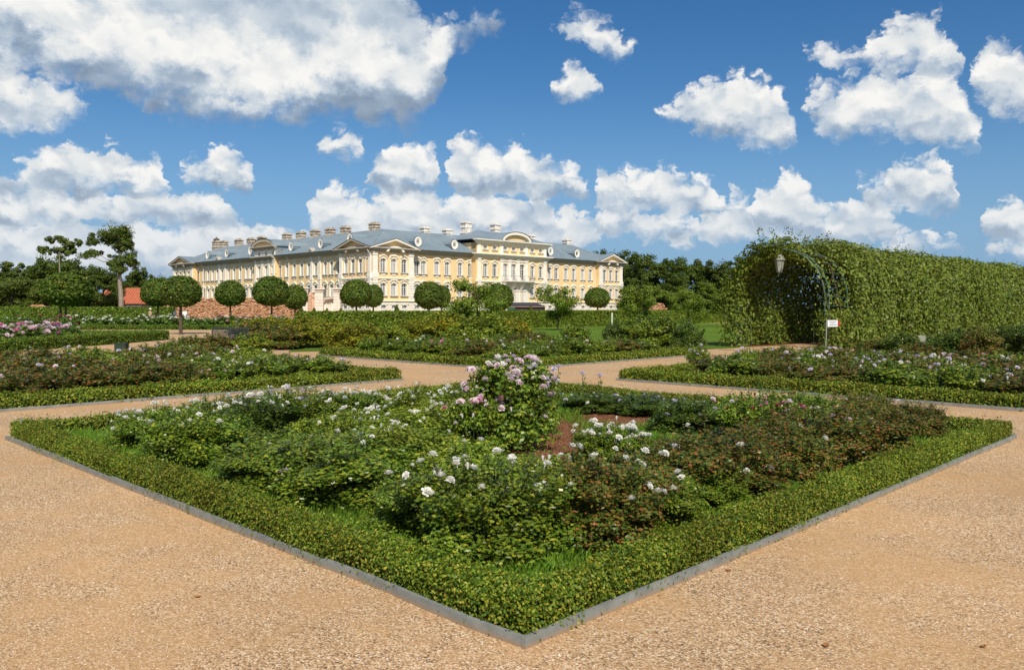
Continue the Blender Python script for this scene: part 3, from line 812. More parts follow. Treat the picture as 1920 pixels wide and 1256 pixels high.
ORD = ['first', 'second', 'third', 'fourth', 'fifth', 'sixth', 'seventh', 'eighth', 'ninth', 'tenth', 'eleventh', 'twelfth']
def fill_bed(key, nu, nv, fn, lib, where, axis):
    a0, b0, s = BEDS[key]
    for i in range(nu):
        for j in range(nv):
            a = a0 + .95 + (s - 1.9) * (i + .5) / nu + R.normal(0, .12); b = b0 + .95 + (s - 1.9) * (j + .5) / nv + R.normal(0, .12)
            sp = fn((a - a0) / s, (b - b0) / s)
            if sp is None: continue
            kind, w, h, nb, cols = sp
            p = bed_pt(a, b)
            adj = {'red': 'brownish', 'green': 'green', 'light': 'pale green', 'dark': 'dark green', 'yellow': 'yellowish'}[kind]
            row, nth = (j, i) if axis == 'u' else (i, nv - 1 - j)
            rose(p[0], p[1], w, h, kind, nb, cols, f'{adj} rose bush, {ORD[nth]} from the left in the {ORD[row]} row of the {where}', lib, R, f'roses of the {where}', bs=.05)
def left_fn(a, b):
    near = b < .28
    if a > .86 and b < .2: return ('light', .9, .35, 0, ['white'])
    k = 'red' if a + R.normal(0, .15) < .55 else ('green' if R.random() < .7 else 'light')
    nb = int(R.poisson(1.6 + 2.2 * (a > .45)))
    return (k, 1.75, R.uniform(.48, .62) + .16 * b, nb, ['white', 'blush', 'blush', 'lav'])
def right_fn(a, b):
    if b > .80 and a < .25: return None
    k = 'green' if R.random() < .45 else 'red'
    return (k, 1.7, R.uniform(.5, .66), int(R.poisson(4.5)), ['white', 'lav', 'blush', 'lav'])
def far_fn(a, b):
    k = ['green', 'red', 'light', 'green'][int(R.integers(4))]
    return (k, 1.75, R.uniform(.5, .75), int(R.poisson(1.8)), ['white', 'white', 'lav', 'blush'])
fill_bed('left', 7, 7, left_fn, BUSH_FAR, 'left bed', 'u')
fill_bed('right', 7, 7, right_fn, BUSH_FAR, 'right bed', 'v')
fill_bed('far', 6, 6, far_fn, BUSH_FAR, 'far bed', 'u')
p = G(822, 668)
rose(p[0], p[1], .9, .62, 'green', 12, ['pink'], 'bright pink rose bush beside a tan label in the far bed', BUSH_FAR, R, 'roses of the far bed', bs=.07)
for i, x in enumerate((1310, 1400, 1520)):
    p = G(x, 700 + 6 * i)
    rose(p[0], p[1], .8, .72, 'green', 6, ['lav', 'blush'], ['lilac rose bush at the near corner of the right bed with tall shoots', 'lilac rose bush next to the corner one in the right bed', 'lilac rose bush in the right bed below the white arrow sign'][i], BUSH_FAR, R, 'roses of the right bed', bs=.06)

# dandelion clock, labels and fallen leaves in the near bed
def plant_label(x, y, hpx, wm, hm, mt, label, tilt=.35, rz=.2):
    p, _, hh = pxw(x, y, 1, hpx)
    t = empty('plant_label', (*p, 0), rz); tag(t, label, 'plant label', 'plant labels in the beds')
    m = MB(); m.tube([(0, 0, 0), (0, 0, hh - hm * .3)], .006, 5); m.obj('stake', M['zinc'], t)
    m = MB(); m.addv([(-wm/2, 0, hh - hm), (wm/2, 0, hh - hm), (wm/2, hm * tilt, hh), (-wm/2, hm * tilt, hh), (-wm/2, .006, hh - hm - .003), (wm/2, .006, hh - hm - .003), (wm/2, hm * tilt + .006, hh - .003), (-wm/2, hm * tilt + .006, hh - .003)],
                     [(0,1,2,3), (7,6,5,4), (0,4,5,1), (1,5,6,2), (2,6,7,3), (3,7,4,0)])
    pl = m.obj('plate', mt, t)
    m = MB()
    for k in range(3):
        zz = hh - hm * (.22 + .25 * k); yy = hm * tilt * (1 - (.22 + .25 * k)) - .003
        m.box(-wm * .38, wm * (.36 - .12 * k), yy - .001, yy, zz - hm * .04, zz + hm * .04)
    m.obj('print', M['ink'], pl)
M['tan'] = plain('tan_label', (.36, .33, .16), .5, .4)
M['cream_label'] = plain('white_label', (.7, .7, .64), .5, .4)
M['ink'] = plain('dark_print', (.06, .06, .05), .7, .2)
plant_label(568, 938, 34, .12, .10, M['tan'], 'small tan label plate standing in the left front of the nearest bed')
plant_label(941, 882, 26, .11, .06, M['cream_label'], 'small white label plate in front of the tall blush rose bush', .6)
plant_label(824, 674, 17, .2, .15, M['tan'], 'small tan label plate beside the pink bush of the far bed', .4)
plant_label(39, 826, 42, .03, .09, M['zinc'], 'thin grey peg at the left corner of the nearest bed', .05)
p, _, hh = pxw(453, 884, 1, 26)
t = empty('dandelion', (*p, 0)); tag(t, 'fluffy dandelion clock in the grass of the nearest bed', 'dandelion')
m = MB(); m.tube([(0, 0, 0), (.01, 0, hh)], .003, 5); m.obj('stalk', M['stem'], t)
r = np.random.default_rng(3); d = unit(r.normal(0, 1, (160, 3)))
V, Q = leaves(r, d * .022 + [.01, 0, hh], d, .012, .006, 0, .2)
link('seed_head', npmesh('seed_head', V, Q, [M['cream_label']]), t)
M['dry'] = leafmat('dry_leaf', [(0, (.30, .15, .06)), (.5, (.40, .18, .06)), (1, (.52, .22, .06))])
def fallen(x, y, L, label):
    p = G(x, y); r = np.random.default_rng(x); m = MB(); k = 5
    vs = []
    for i in range(k + 1):
        tt = i / k; w = L * .32 * math.sin(PI * min(max(tt, .03), .97)); z = .004 + .2 * L * (tt - .5) ** 2
        vs += [(L * tt, -w, z + .004), (L * tt, 0, z), (L * tt, w, z + .004)]
    fs = []
    for i in range(k):
        for j in range(2): fs.append((3*i+j, 3*i+j+1, 3*i+4+j, 3*i+3+j))
    m.addv(vs, fs); o = m.obj('fallen_leaf', M['dry'], None, (*p, 0), r.random() * 6.28)
    tag(o, label, 'leaf', 'fallen leaves on the gravel')
fallen(1548, 1214, .055, 'curled orange dry leaf on the gravel at the lower right')
fallen(1360, 1070, .05, 'orange dry leaf against the right edging board')
fallen(1846, 1210, .045, 'small dry leaf on the gravel near the lower right corner')
fallen(378, 1118, .045, 'brown dry leaf on the gravel left of the nearest bed')

# ------------------------------------------------------------------ the palace
M['stucco'] = plain('ochre_stucco', (.83, .61, .33), .9, .1, var=.07, scale=.6)
M['trim'] = plain('white_stucco', (.84, .79, .70), .9, .1, var=.06, scale=1.2)
M['plinth'] = plain('pale_plinth', (.78, .70, .60), .9, .1, var=.10, scale=1.0)
M['stone_grey'] = plain('grey_stone_trim', (.36, .34, .31), .9, .1, var=.12, scale=1.0)
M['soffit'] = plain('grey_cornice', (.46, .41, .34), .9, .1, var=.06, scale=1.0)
M['frame'] = plain('white_window_frame', (.72, .71, .68), .5, .3, var=.04)
M['rust'] = plain('rusty_tin_sill', (.20, .10, .06), .7, .3, var=.2)
def glassmat():
    m, t, out = mat('window_glass')
    oi = t.add('ShaderNodeObjectInfo')
    g = t.add('ShaderNodeNewGeometry')
    f = t.m('ADD', t.m('MULTIPLY', oi.outputs['Random'], .6), t.m('MULTIPLY', t.noise(g.outputs['Position'], .9, 2), .5))
    c = t.ramp(f, [(.25, (.04, .05, .055)), (.5, (.16, .17, .18)), (.8, (.42, .42, .41))])
    p = pbsdf(t, c, .08, .6)
    t.l.new(p.outputs[0], out.inputs[0]); return m
M['glass'] = glassmat()
def roofmat():
    m, t, out = mat('painted_tin_roof')
    g = t.add('ShaderNodeNewGeometry'); pos = g.outputs['Position']
    c = t.ramp(t.noise(pos, .35, 5, .6), [(.3, (.175, .232, .27)), (.7, (.24, .298, .335))])
    p = pbsdf(t, c, .5, .4, 0, t.noise(pos, 1.5, 3), .08, .05)
    t.l.new(p.outputs[0], out.inputs[0]); return m
M['roof'] = roofmat()
def chimmat(name, base, dirt):
    m, t, out = mat(name)
    g = t.add('ShaderNodeNewGeometry'); pos = g.outputs['Position']
    c = t.mixc(t.ss(t.noise(pos, 2.2, 4, .65), .48, .66), base, dirt)
    t.l.new(pbsdf(t, c, .95, .1).outputs[0], out.inputs[0]); return m
M['chim_old'] = chimmat('weathered_chimney', (.56, .48, .38), (.09, .075, .06))
M['chim_new'] = chimmat('whitewashed_chimney', (.78, .74, .68), (.42, .36, .32))

C0 = np.array([-23.05, 135.0])
PAL = empty('palace', (*C0, 0), PI / 4)
tag(PAL, 'long yellow baroque palace with white trim and a grey blue tin roof', 'palace')
AR, BL_ = 67.3, 78.5                        # lengths of the right and left fronts
s45 = math.sqrt(.5)
def fa(px, n=0.0):
    """photograph column -> distance along the right front (wall face set n metres out)"""
    k = (px - 960) / F; o = C0 + n * np.array([s45, -s45])
    return (o[0] - k * o[1]) / (k * s45 - s45)
def fb(px, n=0.0):
    k = (px - 960) / F; o = C0 + n * np.array([-s45, -s45])
    return (o[0] - k * o[1]) / (k * s45 + s45)
DEP = .34
Z = dict(plinth=2.95, lo0=3.9, lo1=5.95, str0=6.72, up0=7.8, up1=10.05, cor=11.15, eave=11.9)

def arch(w, z, rise, n=8):
    return [(w / 2 * math.cos(PI * i / n), z + rise * math.sin(PI * i / n)) for i in range(n + 1)]
def window_meshes(w, h, kind):
    """origin at the middle of the opening's foot; the house front is the plane y=0, outside is -y"""
    s = MB(); fw = .13; pr = .04
    s.box(-w/2 - fw, -w/2, -pr, DEP, -.02, h + fw); s.box(w/2, w/2 + fw, -pr, DEP, -.02, h + fw)
    s.box(-w/2, w/2, -pr, DEP, h, h + fw)
    rise = .2
    a = arch(w, h - rise, rise, 8)           # flat-arched head
    s.prism([(w/2, h - rise)] + a[:5][1:] + [(0, h), (w/2, h)], -pr * .6, DEP * .9)
    s.prism([(-w/2, h - rise), (-w/2, h), (0, h)] + a[5:][:-1], -pr * .6, DEP * .9)
    # hood mould
    zb = h + fw + .12; hw = w/2 + fw + .12
    if kind[1] == 't':
        s.prism([(-hw, zb), (-hw, zb + .12), (0, zb + .55), (hw, zb + .12), (hw, zb), (0, zb + .36)], -.19, 0)
    elif kind[1] == 'r':
        o = [(hw * math.cos(PI * i / 8), zb + .12 + .42 * math.sin(PI * i / 8)) for i in range(9)]
        i_ = [(hw * .95 * math.cos(PI * i / 8), zb + .26 * math.sin(PI * i / 8)) for i in range(8, -1, -1)]
        s.prism(o + i_, -.19, 0)
    s.box(-hw, -hw + .34, -.15, 0, zb - .1, zb); s.box(hw - .34, hw, -.15, 0, zb - .1, zb)
    s.box(-w*.16, w*.16, -.14, 0, h + .08, h + fw + .2)
    if kind[0] == 'l':                       # rusticated blocks beside ground-floor windows
        for k in range(5):
            z = .05 + k * h / 5
            s.box(-w/2 - fw - .1, -w/2 - fw + .01, -pr - .02, 0, z, z + h * .12); s.box(w/2 + fw - .01, w/2 + fw + .1, -pr - .02, 0, z, z + h * .12)
    if kind[0] == 'u':
        s.prism([(-w*.42, -.22), (-w*.26, -.5), (w*.26, -.5), (w*.42, -.22)], -.1, 0)
    # casement
    f = MB(); y0, y1 = DEP - .12, DEP - .06; b = .07
    f.box(-w/2, -w/2 + b, y0, y1, 0, h); f.box(w/2 - b, w/2, y0, y1, 0, h); f.box(-w/2, w/2, y0, y1, 0, b); f.box(-w/2, w/2, y0 + .002, y1, h - .1, h)
    f.box(-.05, .05, y0 - .01, y1, 0, h); f.box(-w/2, w/2, y0 - .012, y1, h * .66, h * .66 + .08)
    for k in (1, 2, 3): f.box(-w/2, w/2, y0 + .012, y1, h * .165 * k - .02, h * .165 * k + .02)
    f.box(-w/2, w/2, y0 + .012, y1, h * .83, h * .83 + .04)
    g = MB(); g.box(-w/2, w/2, DEP - .07, DEP - .04, 0, h)
    sl = MB(); sl.box(-w/2 - fw - .1, w/2 + fw + .1, -.22, .2, -.14, -.021)
    return s.mesh('window_surround', M['trim']), f.mesh('casement', M['frame']), g.mesh('glass', M['glass']), sl.mesh('sill', M['stone_grey'])
WM = {'ut': window_meshes(1.15, 2.25, 'ut'), 'ur': window_meshes(1.15, 2.25, 'ur'),
      'lt': window_meshes(1.15, 2.05, 'lt'), 'lr': window_meshes(1.15, 2.05, 'lr'),
      'at': window_meshes(1.05, .85, 'ar'), 'bn': window_meshes(1.1, .65, 'bn'), 'fr': window_meshes(1.45, 3.0, 'fr')}
WSIZE = {'u': (1.15, 2.25), 'l': (1.15, 2.05), 'a': (1.05, .85), 'b': (1.1, .65), 'f': (1.45, 3.0)}
def put_window(side, s, n, z, kind):
    su, fr, gl, sl = WM[kind]
    loc, rz = ((s, -n, z), 0) if side == 'R' else ((-n, s, z), -PI / 2)
    w = link('window', su, PAL, loc, rz)
    link('casement', fr, w); link('glass', gl, w)
    if kind[0] not in 'b': link('sill', sl, w)
def T(side, s, n, z): return (s, -n, z) if side == 'R' else (-n, s, z)
class FMB(MB):
    """boxes given along a front: s along it, n out of it, z up"""
    def __init__(self, side): super().__init__(); self.side = side
    def fbox(self, s0, s1, n0, n1, z0, z1):
        a = T(self.side, s0, n0, z0); b = T(self.side, s1, n1, z1)
        return self.box(*(x for p in zip(np.minimum(a, b), np.maximum(a, b)) for x in p))
    def fquad(self, pts): return self.addv([T(self.side, *p) for p in pts], [tuple(range(len(pts)))])
    def fprism(self, poly, n0, n1):
        k = len(poly); a = [T(self.side, p[0], n0, p[1]) for p in poly]; b = [T(self.side, p[0], n1, p[1]) for p in poly]
        return self.addv(a + b, [tuple(range(k)), tuple(range(2*k-1, k-1, -1))] + [(i, i+k, (i+1)%k+k, (i+1)%k) for i in range(k)])
def wall_run(side, s0, s1, n, z0, z1, holes, mt, name='wall'):
    """a stretch of wall with openings left out; holes are (centre, width, z0, z1)"""
    m = FMB(side)
    ss = sorted({s0, s1} | {c - w/2 for c, w, a, b in holes} | {c + w/2 for c, w, a, b in holes})
    zs = sorted({z0, z1} | {a for c, w, a, b in holes} | {b for c, w, a, b in holes})
    ss = [q for q in ss if s0 <= q <= s1]; zs = [q for q in zs if z0 <= q <= z1]
    for i in range(len(ss) - 1):
        for j in range(len(zs) - 1):
            cs, cz = (ss[i] + ss[i+1]) / 2, (zs[j] + zs[j+1]) / 2
            if any(abs(cs - c) < w/2 and a < cz < b for c, w, a, b in holes): continue
            m.fquad([(ss[i], n, zs[j]), (ss[i+1], n, zs[j]), (ss[i+1], n, zs[j+1]), (ss[i], n, zs[j+1])])
    # return faces at the ends of a projecting stretch
    for e in (s0, s1): m.fquad([(e, n, z0), (e, n - 1.6, z0), (e, n - 1.6, z1), (e, n, z1)])
    return m.obj(name, mt, PAL)
def dress(side, s0, s1, n, cols, base=True):
    """two storeys of windows with their walls, plinth and string course"""
    hl = [(c, 1.15, Z['lo0'], Z['lo1']) for c, k in cols if k != 'x']
    hu = [(c, 1.15, Z['up0'], Z['up1']) for c, k in cols if k not in 'xf']
    hf = [(c, 1.45, Z['up0'] - .55, Z['up0'] + 2.45) for c, k in cols if k == 'f']
    hb = [(c, 1.1, 1.65, 2.3) for c, k in cols if base]
    wall_run(side, s0, s1, n, 2.95, Z['eave'], hl + hu + hf, M['stucco'])
    wall_run(side, s0, s1, n + .14, 0, Z['plinth'] + .02, hb, M['plinth'], 'plinth')
    for i, (c, k) in enumerate(cols):
        if k == 'x': continue
        ty = k if k in 'tr' else 't'
        put_window(side, c, n, Z['lo0'], 'l' + ty)
        if k == 'f': put_window(side, c, n, Z['up0'] - .55, 'fr')
        else: put_window(side, c, n, Z['up0'], 'u' + ty)
        if base: put_window(side, c, n + .14, 1.65, 'bn')
    m = FMB(side)
    m.fbox(s0 - .1, s1 + .1, n - .1, n + .34, Z['plinth'], Z['plinth'] + .16)
    for zz in (.9, 1.45, 2.45): m.fbox(s0, s1, n, n + .17, zz, zz + .05)
    m.obj('plinth_moulding', M['trim'], PAL)
def string_course(side, s0, s1, n):
    m = FMB(side); m.fbox(s0 - .12, s1 + .12, n - .1, n + .26, Z['str0'], Z['str0'] + .2); m.fbox(s0, s1, n - .1, n + .14, Z['str0'] - .1, Z['str0'] - .003)
    m.obj('string_course', M['trim'], PAL)
def pilaster(side, s, n, w=.95, z0=2.95, z1=None):
    z1 = z1 or Z['cor']
    m = FMB(side)
    zz = z0
    while zz < Z['str0'] - .2:               # banded below
        m.fbox(s - w/2 - .06, s + w/2 + .06, n, n + .22, zz, zz + .34); m.fbox(s - w/2, s + w/2, n, n + .15, zz + .34, zz + .44); zz += .44
    m.fbox(s - w/2 - .1, s + w/2 + .1, n, n + .3, Z['str0'] + .2, Z['str0'] + .95)
    m.fbox(s - w/2, s + w/2, n, n + .18, Z['str0'] + .95, z1 - .5)
    m.fbox(s - w/2 - .08, s + w/2 + .08, n, n + .26, z1 - .5, z1 - .34); m.fbox(s - w/2 - .16, s + w/2 + .16, n, n + .32, z1 - .12, z1); m.fbox(s - w/2, s + w/2, n, n + .2, z1 - .34, z1 - .12)
    m.obj('pilaster', M['trim'], PAL)
def cornice(side, s0, s1, n, e0=0.0, e1=0.0, z=None, mt=None):
    z = Z['cor'] if z is None else z
    m = FMB(side)
    for k, (dz0, dz1, out) in enumerate(((0, .2, .18), (.2, .42, .42), (.42, .58, .72), (.58, .76, .92))):
        m.fbox(s0 - e0 * out, s1 + e1 * out, n - .05, n + out, z + dz0 + .001 * k, z + dz1)
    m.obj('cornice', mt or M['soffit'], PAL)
def pediment(side, s0, s1, n, rise, label=None):
    """low gable with a raised arched moulding in it and its own little roof"""
    c = (s0 + s1) / 2; z = Z['eave'] + .02; o = .9
    m = FMB(side); m.fprism([(s0, z), (c, z + rise - .3), (s1, z)], n - .6, n + .02); m.obj('gable', M['stucco'], PAL)
    m = FMB(side)
    m.fprism([(s0 - o, z), (c, z + rise), (s1 + o, z), (s1 + o, z - .26), (c, z + rise - .34), (s0 - o, z - .26)], n, n + o)
    aw = (s1 - s0) * .22
    ar = [(c + aw * math.cos(PI * i / 10), z - .7 + .95 * math.sin(PI * i / 10)) for i in range(11)]
    ai = [(c + aw * .8 * math.cos(PI * i / 10), z - .72 + .68 * math.sin(PI * i / 10)) for i in range(10, -1, -1)]
    m.fprism(ar + ai, n, n + o * .9)
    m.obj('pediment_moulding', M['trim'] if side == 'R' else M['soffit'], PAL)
    m = FMB(side); d = 6.5
    for (p, q) in ((s0 - o - .1, c), (s1 + o + .1, c)):
        m.addv([T(side, p, n + o + .1, z + .03), T(side, q, n + o + .1, z + rise + .05), T(side, q, n - d, z + rise + .05), T(side, p, n - d, z + .03)], [(0, 1, 2, 3)])
    r = m.obj('gable_roof', M['roof'], PAL)

NM = -1.0                                     # main walls stand a metre behind the projecting bays
# right front
rc = fa(775.5)                                # end of the corner bay
c0, c1 = fa(893, .3), fa(1026, .3)            # centre bay
e0 = fa(1123)                                 # end bay
win = lambda px, n, k: (fa(px, n), k)
dress('R', 0, rc, 0, [win(718.4, 0, 't'), win(738.3, 0, 'r'), win(757.7, 0, 't')])
dress('R', rc, c0, NM, [win(775.6 + 6, NM, 'r'), win(794, NM, 't'), win(819, NM, 'r'), win(838.3, NM, 'r'), win(862.5, NM, 'r'), win(881.2, NM, 'r')])
dress('R', c0, c1, .3, [win(909.9, .3, 't'), win(927.4, .3, 't'), win(947.2, .3, 'f'), win(963, .3, 'f'), win(978.6, .3, 'f'), win(998, .3, 't'), win(1013.5, .3, 't')])
dress('R', c1, e0, NM, [win(1030.5, NM, 'r'), win(1042.7, NM, 'r'), win(1061, NM, 'r'), win(1075.4, NM, 'r'), win(1092.4, NM, 't'), win(1106.7, NM, 't')])
dress('R', e0, AR, 0, [win(1133.3, 0, 't'), win(1145, 0, 'r'), win(1156.2, 0, 't')])
for s0, s1, n in ((0, rc, 0), (c0, c1, .3), (e0, AR, 0)): string_course('R', s0, s1, n)
for s in (.6, rc - .6): pilaster('R', s, 0)
for s in (e0 + .55, AR - .55): pilaster('R', s, 0, .8)
for px in (898, 940, 955, 971, 986.5, 1021): pilaster('R', fa(px, .3), .3, .75)
for s0, s1, n in ((rc, c0, NM), (c1, e0, NM)): cornice('R', s0, s1, n)
cornice('R', 0, rc, 0, 0, 1); cornice('R', e0, AR, 0, 1, 1)
cornice('R', c0, c1, .3, 1, 1, Z['cor'] + .08, M['trim'])
pediment('R', .2, rc - .2, 0, 1.55); pediment('R', e0 + .2, AR - .2, 0, 1.7)
# attic storey over the centre bay
za0, za1 = Z['eave'] - .25, 13.98
at = [909.9, 927.4, 947.2, 963, 978.6, 998, 1013.5]
wall_run('R', c0 + .2, c1 - .2, .2, za0, za1, [(fa(px, .2), 1.05, 12.72, 13.57) for px in at], M['stucco'], 'attic_wall')
for px in at: put_window('R', fa(px, .2), .2, 12.72, 'at')
m = FMB('R')
for e in (c0 + .2, c1 - .2): m.fquad([(e, .2, za0), (e, -11, za0), (e, -11, za1), (e, .2, za1)])
m.obj('attic_side_wall', M['stucco'], PAL)
for px in (898, 940, 986.5, 1021):
    m = FMB('R'); s = fa(px, .2); m.fbox(s - .4, s + .4, .2, .36, za0, za1 - .1); m.obj('attic_pilaster', M['trim'], PAL)
cornice('R', c0 + .2, c1 - .2, .2, 1, 1, za1 - .15, M['trim'])
m = FMB('R'); d0, d1 = c0 - .6, c1 + .6; zt = za1 + .62; cm = (c0 + c1) / 2
a0, a1, b0, b1 = (d0, 1.0), (d1, 1.0), (d0, -11.6), (d1, -11.6)
r0, r1 = (d0 + 5.8, -5.3), (d1 - 5.8, -5.3); zr = za1 + 2.85
for q in ([(*a0, zt), (*a1, zt), (*r1, zr), (*r0, zr)], [(*b1, zt), (*b0, zt), (*r0, zr), (*r1, zr)], [(*a0, zt), (*r0, zr), (*b0, zt)], [(*a1, zt), (*b1, zt), (*r1, zr)], [(*a0, zt), (*b0, zt), (*b1, zt), (*a1, zt)]): m.fquad(q)
attic_roof = m.obj('attic_roof', M['roof'], PAL)
hw = (fa(992, .3) - fa(938, .3)) / 2; cx = fa(964.5, .3)
arc = lambda rr, zz, rz, k=14: [(cx + rr * math.cos(PI * i / k), zz + rz * math.sin(PI * i / k)) for i in range(k + 1)]
m = FMB('R'); m.fprism(arc(hw - .5, zt - .1, 1.3), -.5, .55); m.obj('curved_gable', M['stucco'], PAL)
m = FMB('R'); m.fprism(arc(hw, zt - .06, 1.75) + arc(hw - .5, zt - .06, 1.28)[::-1], -.5, 1.15); m.obj('curved_pediment', M['trim'], PAL)
m = FMB('R'); A = arc(hw + .12, zt - .02, 1.85)
for i in range(len(A) - 1): m.fquad([(A[i][0], 1.25, A[i][1]), (A[i+1][0], 1.25, A[i+1][1]), (A[i+1][0], -4.5, A[i+1][1]), (A[i][0], -4.5, A[i][1])])
m.obj('curved_roof', M['roof'], PAL)
# balcony
s0, s1 = fa(938, .3), fa(993, .3)
b = FMB('R'); b.fbox(s0, s1, .3, 2.1, 6.86, 7.02); b.fbox(s0 + .2, s1 - .2, .3, 1.9, 6.7, 6.86)
bal = b.obj('balcony', M['trim'], PAL)
rail = FMB('R')
rail.fbox(s0 + .05, s1 - .05, 2.0, 2.05, 7.95, 8.0); rail.fbox(s0 + .05, s1 - .05, 2.0, 2.05, 7.09, 7.13)
for i in range(int((s1 - s0) / .28)): q = s0 + .1 + i * .28; rail.fbox(q, q + .035, 2.01, 2.04, 7.02, 7.95)
for e in (s0 + .05, s1 - .1):
    rail.fbox(e, e + .05, .35, 2.04, 7.951, 8.0)
    for i in range(6): rail.fbox(e + .01, e + .04, .4 + i * .28, .43 + i * .28, 7.02, 7.95)
M['iron'] = plain('grey_iron', (.32, .32, .31), .6, .4)
link('railing', rail.mesh('railing', M['iron']), bal)
for i in range(4):
    q = s0 + .5 + (s1 - s0 - 1.0) * i / 3
    m = FMB('R'); m.addv([T('R', q + d, n_, z_) for d in (-.3, .3) for (n_, z_) in ((.3, 6.7), (1.7, 6.7), (1.5, 6.25), (.55, 5.3), (.3, 4.9))],
        [(0, 1, 2, 3, 4), (9, 8, 7, 6, 5)] + [(k, k + 5, (k + 1) % 5 + 5, (k + 1) % 5) for k in range(5)])
    link('bracket', m.mesh('bracket', M['trim']), bal)
# left front
lc = fb(637); l0, l1 = fb(515.5, -.2), fb(476, -.2); le = fb(362)
wl = lambda px, n, k: (fb(px, n), k)
dress('L', 0, lc, 0, [wl(648.5, 0, 't'), wl(661.5, 0, 'r'), wl(675.6, 0, 'r'), wl(689.5, 0, 't')])
dress('L', lc, l0, NM, [wl(634.2, NM, 't'), wl(621.7, NM, 't'), wl(609.7, NM, 't'), wl(592, NM, 't'), wl(579, NM, 'r'), wl(565.7, NM, 't'), wl(552, NM, 'r'), wl(538, NM, 't'), wl(525, NM, 'r')], base=False)
dress('L', l0, l1, -.2, [wl(511.4, -.2, 'r'), wl(499, -.2, 'r'), wl(486, -.2, 'r')], base=False)
dress('L', l1, le, NM, [wl(470.5, NM, 't'), wl(462.4, NM, 'r'), wl(450.6, NM, 't'), wl(439, NM, 'r'), wl(429, NM, 't'), wl(416.8, NM, 'r'), wl(407.5, NM, 't'), wl(399, NM, 't'), wl(390.6, NM, 't'), wl(382.3, NM, 't'), wl(371.7, NM, 'r')], base=False)
dress('L', le, BL_, 0, [wl(353.8, 0, 't'), wl(346.3, 0, 't'), wl(338.5, 0, 'r'), wl(331, 0, 't')], base=False)
string_course('L', 0, lc, 0); string_course('L', le, BL_, 0); string_course('L', l0, l1, -.2)
for s in (.45, lc - .5): pilaster('L', s, 0, .8)
for s in (le + .5, BL_ - .5): pilaster('L', s, 0, .9)
for px in (585.5, 600.5, 423, 412): pilaster('L', fb(px, NM), NM, .6)
for px in (514, 505, 493, 480.5): pilaster('L', fb(px, -.2), -.2, .55)
for s0, s1, n in ((lc, l0, NM), (l1, le, NM), (l0, l1, -.2)): cornice('L', s0, s1, n)
cornice('L', 0, lc, 0, 0, 1); cornice('L', le, BL_, 0, 1, 1)
pediment('L', .2, lc - .2, 0, 1.6); pediment('L', le + .2, BL_ - .2, 0, 1.65)
for px in (589.5, 414.5):
    c = fb(px, NM); m = FMB('L')
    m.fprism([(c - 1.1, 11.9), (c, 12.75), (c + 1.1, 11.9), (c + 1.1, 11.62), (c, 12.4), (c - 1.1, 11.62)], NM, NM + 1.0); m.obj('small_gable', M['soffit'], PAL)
# attic gable of the left front
ca = (l0 + l1) / 2; hwL = (l1 - l0) / 2
aw = [fb(511.4, -.3), fb(499, -.3), fb(486, -.3)]
wall_run('L', l0, l1, -.3, Z['eave'] - .1, 13.2, [(q, 1.05, 12.1, 12.95) for q in aw], M['trim'], 'attic_wall')
for q in aw: put_window('L', q, -.3, 12.1, 'at')
cornice('L', l0 - .1, l1 + .1, -.4, .3, .3, 13.1)
arcL = lambda rr, zz, rz, k=14: [(ca + rr * math.cos(PI * i / k), zz + rz * math.sin(PI * i / k)) for i in range(k + 1)]
m = FMB('L'); m.fprism(arcL(hwL - .2, 13.72, 1.0), -1.2, -.2); m.obj('curved_gable', M['stucco'], PAL)
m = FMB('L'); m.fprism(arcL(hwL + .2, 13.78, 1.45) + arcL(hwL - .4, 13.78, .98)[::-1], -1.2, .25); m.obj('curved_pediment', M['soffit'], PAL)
m = FMB('L'); A = arcL(hwL + .3, 13.82, 1.55)
for i in range(len(A) - 1): m.fquad([(A[i][0], .35, A[i][1]), (A[i+1][0], .35, A[i+1][1]), (A[i+1][0], -7, A[i+1][1]), (A[i][0], -7, A[i][1])])
for e in (l0, l1): m.fquad([(e, -.3, 11.9), (e, -7, 11.9), (e, -7, 13.82), (e, -.3, 13.82)])
m.obj('curved_roof', M['roof'], PAL)
# end wall and courtyard walls
WD = 15.0
for poly in ([(AR, 0), (AR, WD)], [(AR, WD), (WD, WD)], [(WD, WD), (WD, BL_)], [(WD, BL_), (0, BL_)]):
    (x0, y0), (x1, y1) = poly
    m = MB(); m.addv([(x0, y0, 0), (x1, y1, 0), (x1, y1, Z['eave']), (x0, y0, Z['eave'])], [(0, 1, 2, 3)]); m.obj('wall', M['stucco'], PAL)
